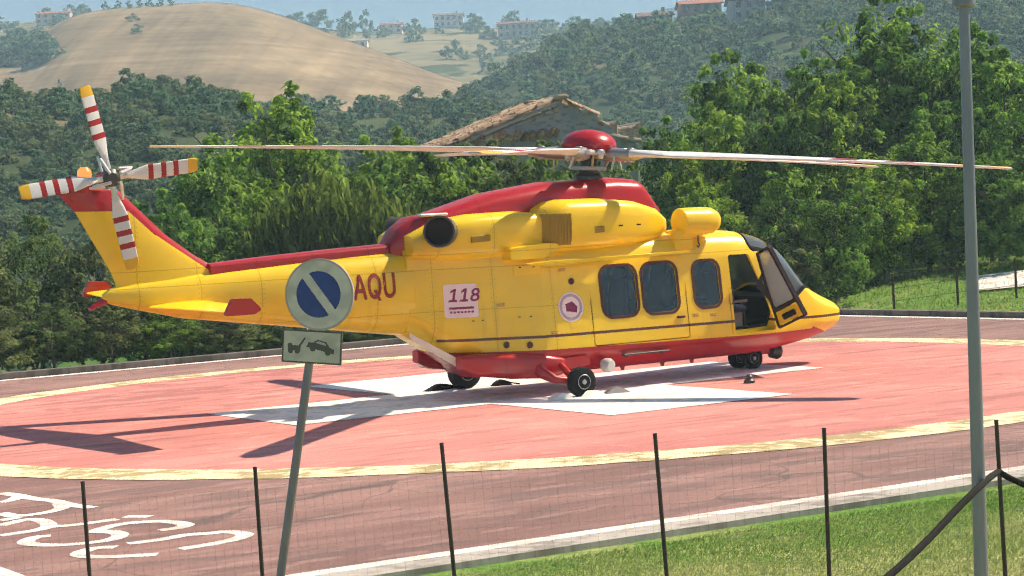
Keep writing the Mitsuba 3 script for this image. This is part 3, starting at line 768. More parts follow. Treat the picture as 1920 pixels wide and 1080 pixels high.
# ------------------------------------------------------------------ hills
def hill(name, sky, d0, d1, z0, bsdf, back=200., rough=1.0, p=1.0, seed=1, u0=-700, u1=2600, n=170, nt=26):
    us = np.linspace(u0, u1, n); s = np.array(sky, float); vs = np.interp(us, s[:, 0], s[:, 1])
    ker = np.hanning(7); ker /= ker.sum(); vs = np.convolve(np.pad(vs, 3, 'edge'), ker, 'valid')
    V = []
    ts = np.r_[np.linspace(0, 1, nt), 1.25, 1.6, 2.0]
    for t in ts:
        for u, v in zip(us, vs):
            c = at(u, v, d1)
            if t <= 1:   # the slope as seen rises steadily up to the crest
                d = d0 + (d1 - d0) * t; q = at(u, v, d); e0, e1 = (z0 - EYE[2]) / d0, (c[2] - EYE[2]) / d1
                q[2] = EYE[2] + (e0 + (e1 - e0) * math.sin(t * PI / 2) ** p) * d
            else:
                q = at(u, v, d1 + back * (t - 1)); q[2] = z0 + (c[2] - z0) * math.cos((t - 1) * PI / 2)
            V.append(q)
    V = np.array(V); e = np.repeat(np.where(ts <= 1, ts, 1) * (1 - .75 * np.where(ts == 1, 1, 0)), n)
    V[:, 2] += rough * (meshkit.fbm(V * 14. / d1, 4, seed) - .5) * e * d1 * .008
    k = len(ts); i, j = np.meshgrid(np.arange(k - 1), np.arange(n - 1), indexing='ij')
    q = np.stack([i * n + j, i * n + j + 1, (i + 1) * n + j + 1, (i + 1) * n + j], -1).reshape(-1, 4)
    mesh = trimesh.Trimesh(V, np.vstack([q[:, [0, 1, 2]], q[:, [0, 2, 3]]]), process=False)
    if mesh.face_normals[:, 2].mean() < 0: mesh.invert()
    tag(put(name, mesh, bsdf, smooth=True), kind='structure')
    return mesh, V.reshape(k, n, 3), us


def stubble(p, n, uv):
    a = fbm(p.x * .006, p.y * .006, p.z * .02, 3); b = fbm(p.x * .05, p.y * .018, p.z * .1, 3)
    fine = fbm(p.x * .35, p.y * .35, p.z * .6, 3)
    along = p.x * .52 + p.y * .855; across = p.x * .855 - p.y * .52
    lines = fbm(across * .30 + 2 * fbm(across * .01, along * .01, 1.0, 2), along * .012, 2.0, 3); rows = fbm(p.z * .9 + .02 * across, across * .006, 4.0, 3)
    c = mix((.20, .142, .080), (.30, .222, .132), smoothstep(.3, .7, .45 * a + .55 * b))
    c = c * (.66 + .68 * lines) * (.78 + .44 * rows) * (.80 + .40 * fine)
    track = 1 - smoothstep(.4, 2.2, dr.abs(across + 60 + 14 * dr.sin(along * .014) + 4 * dr.sin(along * .05)))
    return mix(c, (.28, .22, .145), .32 * track * smoothstep(.35, .6, b))



def scrubland(p, n, uv):
    a = fbm(p.x * .03, p.y * .03, p.z * .06, 4); b = fbm(p.x * .25, p.y * .25, p.z * .25, 3)
    c = mix((.034, .056, .026), (.085, .105, .050), smoothstep(.35, .68, .6 * a + .4 * b))
    return mix(c, (.20, .155, .10), .7 * smoothstep(.60, .72, a))


def dry_slope(p, n, uv):
    a = fbm(p.x * .012, p.y * .012, p.z * .03, 4); b = fbm(p.x * .06, p.y * .06, p.z * .1, 3)
    c = mix((.11, .12, .055), (.27, .225, .135), smoothstep(.38, .62, .6 * a + .4 * b))
    return mix(c, (.06, .08, .035), smoothstep(.55, .68, b))


mat('stubble', type='principled', base_color=proc(stubble), roughness=.95, specular=.1)
mat('scrubland', type='principled', base_color=proc(scrubland), roughness=.95, specular=.1)
mat('dry_slope', type='principled', base_color=proc(dry_slope), roughness=.95, specular=.1)
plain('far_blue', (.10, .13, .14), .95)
_, SH, SHu = hill('stubble_hill', [(-700, 120), (-100, 95), (60, 75), (110, 40), (160, 22), (230, 14), (320, 8), (400, 3), (450, 8), (520, 25), (600, 55), (650, 75), (700, 92), (760, 115), (800, 132), (880, 158), (960, 185), (1100, 230), (2600, 330)], 330, 620, 2, 'stubble', p=.9, rough=.25)
_, SC, SCu = hill('scrub_hill', [(-700, 190), (0, 186), (140, 190), (180, 182), (270, 168), (345, 164), (390, 174), (430, 188), (470, 205), (600, 250), (760, 300), (2600, 345)], 85, 190, -9, 'scrubland', p=1.0, rough=.8, back=120)
_, VW, VWu = hill('valley_slope', [(-700, 215), (400, 215), (560, 208), (700, 210), (890, 200), (1050, 225), (1200, 250), (2600, 320)], 120, 260, -10, 'scrubland', p=.9, rough=.6, back=80)
_, RG, RGu = hill('ridge', [(-700, 50), (0, 52), (80, 40), (160, 30), (240, 40), (420, 50), (500, 46), (600, 54), (700, 62), (820, 52), (900, 54), (1060, 50), (1250, 46), (1500, 40), (2600, 40)], 420, 880, 6, 'dry_slope', p=.85, rough=.4)
_, WS, WSu = hill('wooded_slope', [(-700, 360), (760, 250), (880, 185), (950, 140), (1010, 112), (1060, 84), (1150, 66), (1250, 58), (1310, 46), (1380, 36), (1440, 12), (1600, -20), (1900, -30), (2600, -30)], 170, 430, -8, 'scrubland', p=.9, rough=.6)
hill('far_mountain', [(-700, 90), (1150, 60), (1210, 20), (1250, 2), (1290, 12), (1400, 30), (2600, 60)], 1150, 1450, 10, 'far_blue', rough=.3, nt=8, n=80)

# ------------------------------------------------------------------ foliage
def leaf_mat(name, rough=.55):
    scene[name] = {'type': 'principledthin', 'base_color': {'type': 'mesh_attribute', 'name': 'vertex_color'}, 'roughness': rough, 'diff_trans': 1.05, 'spec_trans': 0.0, 'eta': 1.3}
    return name


leaf_mat('leaf')
plain('bark', proc(lambda p, n, uv: mix((.10, .075, .05), (.20, .165, .12), fbm(p.x * 9, p.y * 9, p.z * 3, 3))), .9)


def leaves(centres, normals, size, cols, r, fold=.25, aspect=.55):
    n = len(centres)
    nn = normals / (np.linalg.norm(normals, axis=1, keepdims=True) + 1e-9)
    t = r.normal(size=(n, 3)); t -= nn * (t * nn).sum(1, keepdims=True); t /= np.linalg.norm(t, axis=1, keepdims=True) + 1e-9
    b = np.cross(nn, t); s = (size * r.uniform(.65, 1.35, n))[:, None]
    v = np.stack([centres - t * s, centres + b * s * aspect + nn * s * fold, centres + t * s, centres - b * s * aspect + nn * s * fold], 1)
    i = np.arange(n)[:, None] * 4
    f = np.concatenate([i + [[0, 1, 2]], i + [[0, 2, 3]]], 0)
    return v.reshape(-1, 3), f, np.repeat(cols, 4, 0)


def crown(seed, shape, nclump, nleaf, size, dark, light, spread=.55, rc=(.24, .40), up=.8):
    """Leaf-sized faces in clumps through an uneven volume. shape: list of (x, y, z, rx, ry, rz) lobes."""
    r = np.random.default_rng(seed); L = np.array(shape, float); w = np.prod(L[:, 3:], 1) ** .67; w /= w.sum()
    C, N, K = [], [], []
    for i in range(nclump):
        l = L[r.choice(len(L), p=w)]
        d = r.normal(size=3); d /= np.linalg.norm(d); d[2] = d[2] * .9 + .08
        c = l[:3] + d * l[3:] * r.uniform(spread, 1.0) ; rad = r.uniform(*rc) * l[3:].mean()
        k = max(4, int(nleaf / nclump * r.uniform(.5, 1.5)))
        q = r.normal(size=(k, 3)); q /= np.linalg.norm(q, axis=1, keepdims=True)
        pos = c + q * rad * (r.uniform(.25, 1.12, (k, 1)) ** .6) * [1, 1, .75]
        C.append(pos); N.append(q * .6 + r.normal(size=(k, 3)) * .45 + [0, 0, up])
        tone = r.uniform(0, 1); K.append(np.clip(tone + r.normal(size=k) * .22, 0, 1))
    C, N, K = np.vstack(C), np.vstack(N), np.concatenate(K)
    cols = np.array(dark)[None] * (1 - K[:, None]) + np.array(light)[None] * K[:, None]
    return leaves(C, N, size, cols, r)


def crown_shape(vfc, bsdf='leaf'):
    return mikit.ply((vfc[0], vfc[1]), bsdf, smooth=False, color=vfc[2])


def limbs(seed, h, r0, n, spread, low=.25):
    r = np.random.default_rng(seed); ms = [tube([(0, 0, -.4), (0, 0, 0), (.03 * h, .01 * h, h * .4), (.02 * h, .02 * h, h * .8)], [r0 * 1.25, r0, r0 * .75, r0 * .25], 8)]
    for i in range(n):
        z = h * r.uniform(low, .62); a = r.uniform(0, 2 * PI); e = np.array((math.cos(a), math.sin(a), 0)); ln = spread * r.uniform(.5, .95)
        p = np.array((.02 * h, .01 * h, z)); ms.append(tube([p, p + e * ln * .45 + [0, 0, ln * .3], p + e * ln + [0, 0, ln * .75]], [r0 * .45, r0 * .3, r0 * .1], 6))
    return cat(*ms)


def group(name, **parts):
    scene['kind_' + name] = {'type': 'shapegroup', **parts}


def place(key, kind, x, y, z, s=1.0, sz=None, rot=None):
    key = num(key)
    rot = rng.uniform(0, 360) if rot is None else rot
    sz = s if sz is None else sz
    scene[key] = {'type': 'instance', 'to_world': T().translate([float(x), float(y), float(z)]).rotate([0, 0, 1], float(rot)).scale([float(s), float(s), float(sz)]), 'shapegroup': {'type': 'ref', 'id': 'kind_' + kind}}
    return key


G1, G2 = (.042, .105, .016), (.36, .56, .10)      # broad leaves
# prototypes are one unit (metre) tall where the crown is about as wide
TREES = {}
for i, (lobes, dk, lt) in enumerate([
    ([(0, 0, .62, .36, .36, .30), (.2, .1, .45, .30, .30, .24), (-.22, -.08, .42, .30, .30, .24), (.02, -.2, .22, .38, .36, .22), (.1, .2, .2, .36, .34, .2), (.05, .05, .84, .20, .20, .14)], G1, G2),
    ([(0, 0, .55, .30, .30, .36), (.2, -.12, .66, .22, .22, .2), (-.18, .14, .70, .22, .22, .22), (-.12, -.22, .30, .36, .34, .24), (.2, .18, .24, .36, .34, .22)], (.034, .088, .022), (.28, .48, .10)),
    ([(0, 0, .60, .26, .26, .34), (.1, .12, .8, .18, .18, .18), (-.2, 0, .46, .28, .28, .24), (.2, -.1, .34, .32, .30, .24), (-.05, .15, .2, .36, .34, .2)], (.06, .14, .018), (.42, .60, .09))]):
    group(f'tree{i}', trunk=mikit.ply(limbs(40 + i, 1.0, .022, 9, .4), 'bark', smooth=True), crown=crown_shape(crown(10 + i, lobes, 300, 15000, .0150, dk, lt, rc=(.12, .24))))
for i, (dk, lt) in enumerate([((.052, .10, .032), (.26, .37, .12)), ((.066, .105, .042), (.33, .39, .16)), ((.046, .105, .024), (.30, .47, .08))]):
    group(f'bush{i}', stem=mikit.ply(limbs(60 + i, .8, .02, 10, .5, .05), 'bark', smooth=True), crown=crown_shape(crown(20 + i, [(0, 0, .48, .42, .42, .42), (.3, .1, .36, .34, .34, .34), (-.3, -.1, .34, .34, .34, .32), (.05, -.3, .3, .36, .32, .3), (.08, .1, .8, .2, .2, .2)], 170, 10000, .019, dk, lt, rc=(.13, .26))))
for i, (dk, lt) in enumerate([((.060, .105, .060), (.25, .35, .17)), ((.050, .105, .068), (.20, .34, .18)), ((.078, .115, .064), (.30, .36, .18))]):  # blue in these far leaf colours paints in distance haze
    group(f'far{i}', crown=crown_shape(crown(30 + i, [(0, 0, .34, .40, .40, .38), (.28, .1, .25, .34, .34, .28), (-.26, -.15, .24, .36, .36, .28), (0, .05, .52, .30, .30, .28)], 40, 620, .062, dk, lt, rc=(.20, .36))))
def ground_z(p): return float(height(p[0], p[1]))


def plant(key, kind, u, vtop, dist, wpx, label, c, grp=None, base=None):
    """A plant whose crown is about wpx photograph pixels wide and whose top stands at row vtop."""
    top = at(u, vtop, dist); z0 = ground_z(top) if base is None else base
    hgt = max(top[2] - z0, .5); s = max(wpx / FOC * dist, .72 * hgt)
    k = place(key, kind, top[0], top[1], z0, s * 1.02, hgt / .98)
    tag(k, label, c, grp); return k


ordinal = ['first', 'second', 'third', 'fourth', 'fifth', 'sixth', 'seventh', 'eighth', 'ninth', 'tenth', 'eleventh', 'twelfth', 'thirteenth', 'fourteenth', 'fifteenth', 'sixteenth', 'seventeenth', 'eighteenth', 'nineteenth', 'twentieth', 'twenty-first', 'twenty-second', 'twenty-third', 'twenty-fourth', 'twenty-fifth', 'twenty-sixth']


def row(key, spec, text, c, grp):
    for i, (kind, u, v, d, w) in enumerate(sorted(spec, key=lambda a: a[1])):
        plant(key, kind, u, v, d, w, text.format(ordinal[i]), c, grp)


# shrubs along the back wall, under and left of the tail
row('shrub', [('bush1', -70, 395, 49, 240), ('bush0', 60, 385, 50.5, 230), ('bush1', 175, 420, 50, 200), ('bush0', 262, 470, 50, 190), ('bush2', 350, 480, 51, 180), ('bush1', 440, 505, 51.5, 190),
              ('bush0', 535, 505, 52, 180), ('bush1', 640, 515, 53, 190), ('bush2', 735, 500, 54, 190), ('bush0', 830, 500, 55, 190), ('bush1', 930, 500, 56, 190), ('bush0', 1030, 480, 57, 190)],
    'dark green shrub by the kerb behind the tail, {} from the left of its row', 'shrub', 'shrubs along the back kerb behind the tail boom')
row('low_bush', [('bush1', -30, 560, 47.5, 170), ('bush0', 95, 560, 48, 160), ('bush1', 205, 560, 48.4, 150), ('bush2', 315, 575, 49, 150), ('bush1', 420, 580, 49.6, 140), ('bush0', 520, 580, 50.3, 140), ('bush1', 625, 590, 51, 140), ('bush0', 720, 590, 51.8, 130)],
    'low bush at the foot of the shrubs, {} from the left of its row', 'bush', 'low bushes at the foot of the shrubs')
row('tree', [('tree2', 500, 145, 62, 130), ('tree0', 395, 255, 60, 200), ('tree1', 325, 330, 58, 170), ('tree0', 570, 205, 63, 220), ('tree2', 690, 232, 64, 200), ('tree0', 760, 262, 62, 180), ('tree2', 860, 300, 61, 170), ('tree1', 640, 290, 58, 200), ('tree2', 950, 315, 62, 160), ('tree0', 1040, 318, 63, 170), ('tree1', 1130, 318, 62, 160), ('tree2', 470, 330, 56, 170), ('tree1', 380, 360, 55, 170)],
    'green tree standing between the tail rotor and the ruined house, {} from the left', 'tree', 'trees behind the tail boom')
row('broadleaf_tree', [('tree1', 1262, 200, 68, 190), ('tree2', 1310, 190, 64, 200), ('tree0', 1370, 95, 72, 230), ('tree2', 1330, 320, 58, 210), ('tree1', 1440, 160, 66, 230), ('tree0', 1480, 300, 57, 230), ('tree0', 1580, 110, 68, 240), ('tree1', 1560, 330, 55, 200), ('tree0', 1645, -20, 70, 270), ('tree2', 1650, 290, 58, 230),
                       ('tree1', 1735, 20, 69, 250), ('tree0', 1730, 230, 60, 240), ('tree1', 1790, 150, 64, 200), ('tree0', 1880, 90, 68, 240), ('tree1', 1850, 250, 60, 220), ('tree0', 1960, 120, 65, 260), ('tree1', 1930, 300, 58, 200), ('tree0', 1410, 118, 70, 240), ('tree1', 1500, 92, 72, 250), ('tree2', 1535, 130, 66, 220), ('tree1', 1570, 60, 73, 250), ('tree0', 1820, 48, 73, 250), ('tree1', 1905, 40, 74, 250)],
    'large dark broadleaf tree in the wood on the right, {} from the left', 'tree', 'broadleaf trees of the wood on the right')
row('undergrowth_bush', [('bush0', 1190, 380, 57, 200), ('bush2', 1290, 400, 56, 190), ('bush0', 1390, 410, 55, 190), ('bush1', 1480, 420, 54.5, 180), ('bush0', 1555, 450, 58, 150), ('bush0', 1630, 425, 63, 170), ('bush0', 1720, 415, 67, 180), ('bush1', 1800, 410, 69, 170), ('bush0', 1880, 400, 70, 180), ('bush0', 1960, 395, 71, 180)],
    'shadowy bush at the foot of the wood on the right, {} from the left', 'bush', 'bushes at the foot of the wood on the right')

row('leafy_bush', [('bush2', 760, 300, 64, 230), ('bush1', 830, 288, 66, 240), ('bush2', 905, 272, 67, 250), ('bush1', 990, 264, 68, 250), ('bush0', 1070, 266, 66, 250), ('bush2', 1140, 288, 69, 220), ('bush2', 800, 272, 61, 230), ('bush2', 870, 262, 62, 240), ('bush1', 945, 258, 62, 240), ('bush2', 1020, 262, 62, 240)],
    'leafy green bush in front of the ruined house, {} from the left', 'bush', 'bushes in front of the ruined house')

# bright green reeds behind the boom
r = np.random.default_rng(3); n = 9000
us, ds = r.uniform(455, 800, n), r.uniform(54, 57.5, n); P = np.array([at(u, 400, d) for u, d in zip(us, ds)])
P[:, 2] = height(P[:, 0], P[:, 1])
hh = (5.0 + .9 * meshkit.fbm(np.c_[us / 22, ds, 0 * us], 3, 4) - (np.abs(us - 625) / 170) ** 2 * 1.6) * r.uniform(.72, 1.02, n)
z0 = hh * r.uniform(.25, .8, n); ln = r.uniform(.28, .75, n); a = r.uniform(0, 2 * PI, n)
e = np.c_[np.cos(a), np.sin(a), 0 * a]; b0 = P + np.c_[0 * a, 0 * a, z0]; w = np.c_[-np.sin(a), np.cos(a), 0 * a] * r.uniform(.022, .045, n)[:, None]
V = np.stack([b0 - w, b0 + w, b0 + e * (ln * .25)[:, None] + w * 1.3 + np.c_[0 * a, 0 * a, ln * .7], b0 + e * (ln * .25)[:, None] - w * 1.3 + np.c_[0 * a, 0 * a, ln * .7], b0 + e * (ln * .6)[:, None] + np.c_[0 * a, 0 * a, ln * .95]], 1)
V[..., 2] = np.minimum(V[..., 2], (P[:, 2] + hh)[:, None])
i = np.arange(n)[:, None] * 5
F = np.concatenate([i + [[0, 1, 2]], i + [[0, 2, 3]], i + [[3, 2, 4]]], 0); k_ = np.clip(r.normal(.5, .25, n), 0, 1)[:, None]
scene['reed_bed'] = mikit.ply((V.reshape(-1, 3), F), 'leaf', smooth=False, color=np.repeat(np.array((.05, .09, .015)) * (1 - k_) + np.array((.24, .33, .07)) * k_, 5, 0))
tag('reed_bed', 'stand of bright green reeds behind the middle of the tail boom', 'reeds', kind='stuff')

# wild grass and weeds along the wall and on the slope; mown lawn in front
def blades(name, pts, h, w, dk, lt, label, seed, dry=0.0):
    r = np.random.default_rng(seed); n = len(pts); a = r.uniform(0, 2 * PI, n); hs = h * r.uniform(.5, 1.4, n)
    e = np.c_[np.cos(a), np.sin(a), 0 * a]; s = np.c_[-np.sin(a), np.cos(a), 0 * a] * (w * r.uniform(.6, 1.4, n))[:, None]
    V = np.stack([pts - s, pts + s, pts + e * (hs * r.uniform(.5, 1.7, n))[:, None] + np.c_[0 * a, 0 * a, hs]], 1)
    k = np.clip(.55 * meshkit.fbm(np.c_[pts[:, :2] * .8, 0 * a], 3, seed) * 1.6 - .25 + r.normal(.3, .14, n) + dry * (np.clip((-14.9 - pts[:, 1]) / 2.2, 0, 1) - .5), 0, 1)[:, None]
    scene[name] = mikit.ply((V.reshape(-1, 3), np.arange(n * 3).reshape(-1, 3)), 'leaf', smooth=False, color=np.repeat(np.array(dk) * (1 - k) + np.array(lt) * k, 3, 0))
    tag(name, label, 'grass', kind='stuff')


r = np.random.default_rng(11)
q = np.c_[r.uniform(-19.5, 1, 260000), r.uniform(-21.5, -14.3, 260000)]; rel = q - EYE[:2]
dpt, lat = rel @ FWD[:2] / np.linalg.norm(FWD[:2]), rel @ RIGHT[:2] / np.linalg.norm(RIGHT[:2])
q = q[(dpt > 9) & (np.abs(lat) < dpt * .27 + .5)]; q = np.c_[q, height(q[:, 0], q[:, 1])]
blades('lawn_grass', q, .032, .0055, (.13, .27, .045), (.46, .47, .22), 'short patchy lawn with dry spots in front of the helipad', 5, .26)
q = np.c_[r.uniform(13.8, 34, 60000), r.uniform(-3, 30, 60000)]; rel = q - EYE[:2]
dpt, lat = rel @ FWD[:2] / np.linalg.norm(FWD[:2]), rel @ RIGHT[:2] / np.linalg.norm(RIGHT[:2])
q = q[np.abs(lat) < dpt * .27 + 1]; q = np.c_[q, height(q[:, 0], q[:, 1])]
blades('slope_grass', q, .10, .016, (.16, .29, .055), (.36, .43, .15), 'grass slope rising behind the right edge of the helipad', 6)

# woods on the hills
def wood(name, S, us, n, t0, t1, size, label, seed, umin=-200, umax=2100, keep=None, c='wood'):
    r = np.random.default_rng(seed); k = 0; nt = 26
    for _ in range(n * 6):
        if k >= n: break
        u, t = r.uniform(umin, umax), r.uniform(t0, t1)
        if keep and not keep(u, t, r): continue
        i, j = t * (nt - 1), np.interp(u, us, np.arange(len(us)))
        a = S[int(i)][int(j)] * (1 - (i - int(i))) + S[min(int(i) + 1, nt - 1)][int(j)] * (i - int(i))
        a = a * (1 - (j - int(j))) + S[int(i)][min(int(j) + 1, len(us) - 1)] * (j - int(j)); s = size * r.uniform(.55, 1.35)
        scene[f'{name}__{k + 1:03d}'] = {'type': 'instance', 'to_world': T().translate([float(a[0]), float(a[1]), float(a[2]) - .14 * s]).rotate([0, 0, 1], float(r.uniform(0, 360))).scale([float(s), float(s), float(s * r.uniform(.75, 1.2))]), 'shapegroup': {'type': 'ref', 'id': f'kind_far{r.integers(3)}'}}
        k += 1
    tag(name, label, c, kind='stuff')


wood('hillside_scrub', SC, SCu, 1300, .03, .97, 1.9, 'bushy scrub covering the hill behind the tail rotor', 1, -120, 760)
wood('valley_wood', VW, VWu, 620, .30, .98, 2.6, 'dense haze tinted wood in the valley below the stubble field', 2, -100, 1250)
wood('slope_wood', WS, WSu, 1000, .22, 1.0, 4.4, 'wooded slope climbing to the right behind the ruined house', 3, 780, 2050)
wood('ridge_wood', RG, RGu, 360, .35, 1.0, 6.5, 'scattered trees and hedges on the far ridge', 4, -150, 2050, lambda u, t, r: r.uniform() < (.25 if u < 1000 else .9) + .35 * (meshkit.noise(np.array([u / 70., t * 6, 0]), 3) > .62))


def on_hill(S, us, u, v):
    """The place on a hill's near slope that is seen at (u, v); its crest if v is above it."""
    j = int(np.argmin(np.abs(us - u))); col = S[:26, j]; d = col - EYE
    rows_ = 540 - FOC * (d @ UP) / (d @ FWD); i = int(np.argmin(np.abs(rows_ - v))) if v > rows_[25] else 25
    w = at(u, v, math.hypot(*(col[i] - EYE)[:2])); w[2] = col[i][2]; return w


HS = {'field': (SH, SHu), 'ridge': (RG, RGu), 'slope': (WS, WSu)}


def far_tree(u, v, w, h, hill_, label, kind='far0'):
    b = on_hill(*HS[hill_], u, v); dist = math.hypot(*(b - EYE)[:2])
    k = num('hill_tree'); place(k, kind, b[0], b[1], b[2] - .10 * h / FOC * dist, w / FOC * dist, h / FOC * dist * 1.2)
    tag(k, label, 'tree')
    return k


far_tree(155, 28, 44, 27, 'ridge', 'dark rounded tree beside the pale farmhouse on the left skyline')
far_tree(198, 19, 14, 18, 'field', 'small single tree on the skyline right of the rounded farm tree')
for i, u in enumerate((222, 242, 262, 281, 301, 321)):
    tag(far_tree(u, 17 - i, 16, 17, 'field', ''), f'small round tree in the row on top of the stubble hill, {ordinal[i]} from the left', 'tree', 'row of trees on top of the stubble hill')
far_tree(250, 40, 24, 16, 'field', 'lone small tree in the middle of the stubble field, upper of two')
far_tree(258, 62, 28, 18, 'field', 'lone small tree in the middle of the stubble field, lower of two')
far_tree(112, 168, 12, 32, 'field', 'narrow dark cypress at the lower edge of the stubble field')
far_tree(600, 62, 66, 54, 'ridge', 'large dark tree at the right shoulder of the stubble hill', 'far1')
far_tree(556, 54, 56, 38, 'ridge', 'broad dark tree left of the large tree on the right shoulder', 'far1')
far_tree(655, 68, 36, 56, 'ridge', 'tall tree with a bare foot right of the large shoulder tree')
far_tree(686, 60, 30, 48, 'ridge', 'slim tree on the ridge just right of the tall shoulder tree')
far_tree(778, 62, 40, 34, 'ridge', 'dark tree left of the long house on the ridge')
far_tree(888, 56, 44, 36, 'ridge', 'round dark tree right of the long house on the ridge')
far_tree(960, 46, 44, 40, 'ridge', 'umbrella shaped pine standing above the ridge in the middle', 'far1')
far_tree(1095, 66, 70, 50, 'slope', 'big dark tree crown at the left end of the wooded skyline', 'far1')
far_tree(1165, 66, 60, 42, 'slope', 'second dark tree crown on the wooded skyline', 'far1')
far_tree(1035, 84, 60, 40, 'slope', 'low dark tree on the ridge below the umbrella pine', 'far1')
far_tree(30, 60, 60, 32, 'field', 'dark tree at the far left edge above the field', 'far1')
far_tree(-5, 52, 50, 24, 'ridge', 'low tree at the extreme left of the skyline')
r = np.random.default_rng(9)
for i in range(70):
    u, v = r.uniform(-110, 92), r.uniform(96, 130); v -= 22 * max(0, (u - 40) / 60) * r.uniform(0, 1); b = on_hill(SH, SHu, u, v); z_ = r.uniform(5, 9)
    scene[f'field_copse__{i + 1:03d}'] = {'type': 'instance', 'to_world': T().translate([float(b[0]), float(b[1]), float(b[2]) - .6]).rotate([0, 0, 1], float(r.uniform(0, 360))).scale([z_, z_, z_ * .9]), 'shapegroup': {'type': 'ref', 'id': f'kind_far{r.integers(3)}'}}
tag('field_copse', 'dense dark copse at the left edge of the stubble field', 'copse', kind='stuff')


# the haze of the summer air
scene['air'] = {'type': 'homogeneous', 'albedo': rgb(.52, .78, 1.0), 'sigma_t': 0.00072, 'phase': {'type': 'isotropic'}}
scene['camera']['medium'] = {'type': 'ref', 'id': 'air'}
scene['haze'] = {'type': 'cube', 'to_world': T().translate([float(EYE[0]), float(EYE[1]), 75.0]).scale([1950.0, 1950.0, 95.0]), 'bsdf': {'type': 'null'}, 'interior': {'type': 'ref', 'id': 'air'}}
tag('haze', kind='stuff', label='thin blue summer haze in the air over the hills', cat='haze')


# houses
def wall_box(w, d, h): return box(0, 0, h / 2, w, d, h)


def gable(w, d, h, rise, over=.4, th=.18):
    out = []
    for s in (-1, 1):
        a, b = np.array((s * (w / 2 + over), h - rise * over / (w / 2))), np.array((0, h + rise)); nrm = np.array((-(b - a)[1], (b - a)[0])) * (-s); nrm = nrm / np.linalg.norm(nrm) * th
        poly = [a, b, b + nrm * [0, 1], a + nrm]
        e = extrude(poly, d + 2 * over); e.apply_transform(np.array([[1, 0, 0, 0], [0, 0, -1, d / 2 + over], [0, 1, 0, 0], [0, 0, 0, 1.0]])); out.append(e)
    return cat(*out)


for nm, c in (('wall_cream', (.55, .47, .38)), ('wall_white', (.68, .66, .62)), ('wall_brown', (.30, .20, .15)), ('wall_red', (.42, .22, .16)), ('wall_grey', (.36, .34, .33)), ('roof_red', (.33, .14, .095)), ('roof_brown', (.19, .12, .095)), ('roof_grey', (.30, .26, .23))):
    plain(nm, proc((lambda c: lambda p, n, uv: mi.Color3f(*c) * (.8 + .4 * fbm(p.x * .8, p.y * .8, p.z * 1.2, 3)))(c)), .9)
plain('window_dark', (.04, .045, .055), .25)


def house(u, v, dist, wpx, hpx, depth, wall, roof, label, rise=.22, yaw=0., floors=2, cols=4):
    """v: the row of its foot; wpx, hpx: width and eaves height in photograph pixels."""
    k = num('house'); w, h = wpx / FOC * dist, hpx / FOC * dist
    b = at(u, v, dist) if dist < 300 else on_hill(*HS['slope' if dist < 600 else 'ridge'], u, v); dist = math.hypot(*(b - EYE)[:2]); w, h = wpx / FOC * dist, hpx / FOC * dist
    ang = math.atan2(RIGHT[1], RIGHT[0]) + yaw
    M = np.eye(4); M[:2, 0] = math.cos(ang), math.sin(ang); M[:2, 1] = -math.sin(ang), math.cos(ang); M[:3, 3] = b; M[2, 3] -= .6
    h += .6; along = np.array([[0, -1, 0, 0], [1, 0, 0, 0], [0, 0, 1, 0], [0, 0, 0, 1.0]])

    def p(name, mesh, bs, par):
        mesh = mesh.copy(); mesh.apply_transform(M); return put(name, mesh, bs, par)
    p('wall', wall_box(w, depth, h), wall, k)
    g = gable(depth, w, h, rise * depth / 2, .5); g.apply_transform(along); rf = p('roof', g, roof, k)
    gw = extrude([(-depth / 2, 0), (depth / 2, 0), (0, rise * depth / 2)], w - .1); gw.apply_transform(along @ np.array([[1, 0, 0, 0], [0, 0, -1, w / 2 - .05], [0, 1, 0, h + .002], [0, 0, 0, 1.0]])); p('gable', gw, wall, k)
    p('chimney', box(w * .28, .6, h + rise * depth / 2 + .3, .7, .7, 1.6), wall, rf)
    for f in range(floors):
        for c in range(cols):
            x = (c + .5) / cols * w - w / 2; z = .6 + (h - .6) * (f + .55) / floors
            q = p('window', box(x, -depth / 2 - .01, z, min(1.1, w / cols * .45), .08, min(1.5, h / floors * .5)), 'window_dark', k)
    tag(k, label, 'house'); return k


house(104, 44, 655, 62, 18, 9, 'wall_cream', 'roof_red', 'pale farmhouse with a red roof on the left skyline', cols=5)
house(842, 50, 800, 54, 22, 9, 'wall_white', 'roof_brown', 'long house with a dark brown roof on the ridge in the middle', cols=5)
house(970, 74, 760, 70, 26, 10, 'wall_grey', 'roof_brown', 'wide grey house under the umbrella pine on the ridge', cols=6)
house(735, 64, 790, 40, 16, 8, 'wall_white', 'roof_red', 'small white house left of the long house on the ridge', cols=3)
house(1312, 40, 480, 74, 34, 10, 'wall_red', 'roof_red', 'reddish house among trees at the top right of the middle', cols=4)
house(1400, 44, 500, 60, 36, 10, 'wall_grey', 'roof_brown', 'grey house beside the reddish house at the top', cols=3)
house(1228, 52, 560, 60, 24, 10, 'wall_grey', 'roof_brown', 'low dark house on the wooded skyline left of the reddish house', cols=4)
house(672, 90, 690, 36, 14, 7, 'wall_white', 'roof_grey', 'small pale cottage beside the tall shoulder tree', cols=2, floors=1)

# ------------------------------------------------------------------ the ruined house
def stone(p, n, uv):
    a = fbm(p.x * 1.2, p.y * 1.2, p.z * 1.6, 4); b = fbm(p.x * 6, p.y * 6, p.z * 8, 3)
    return mix(mix((.34, .32, .30), (.52, .48, .43), a), (.22, .20, .17), .6 * smoothstep(.5, .7, b))


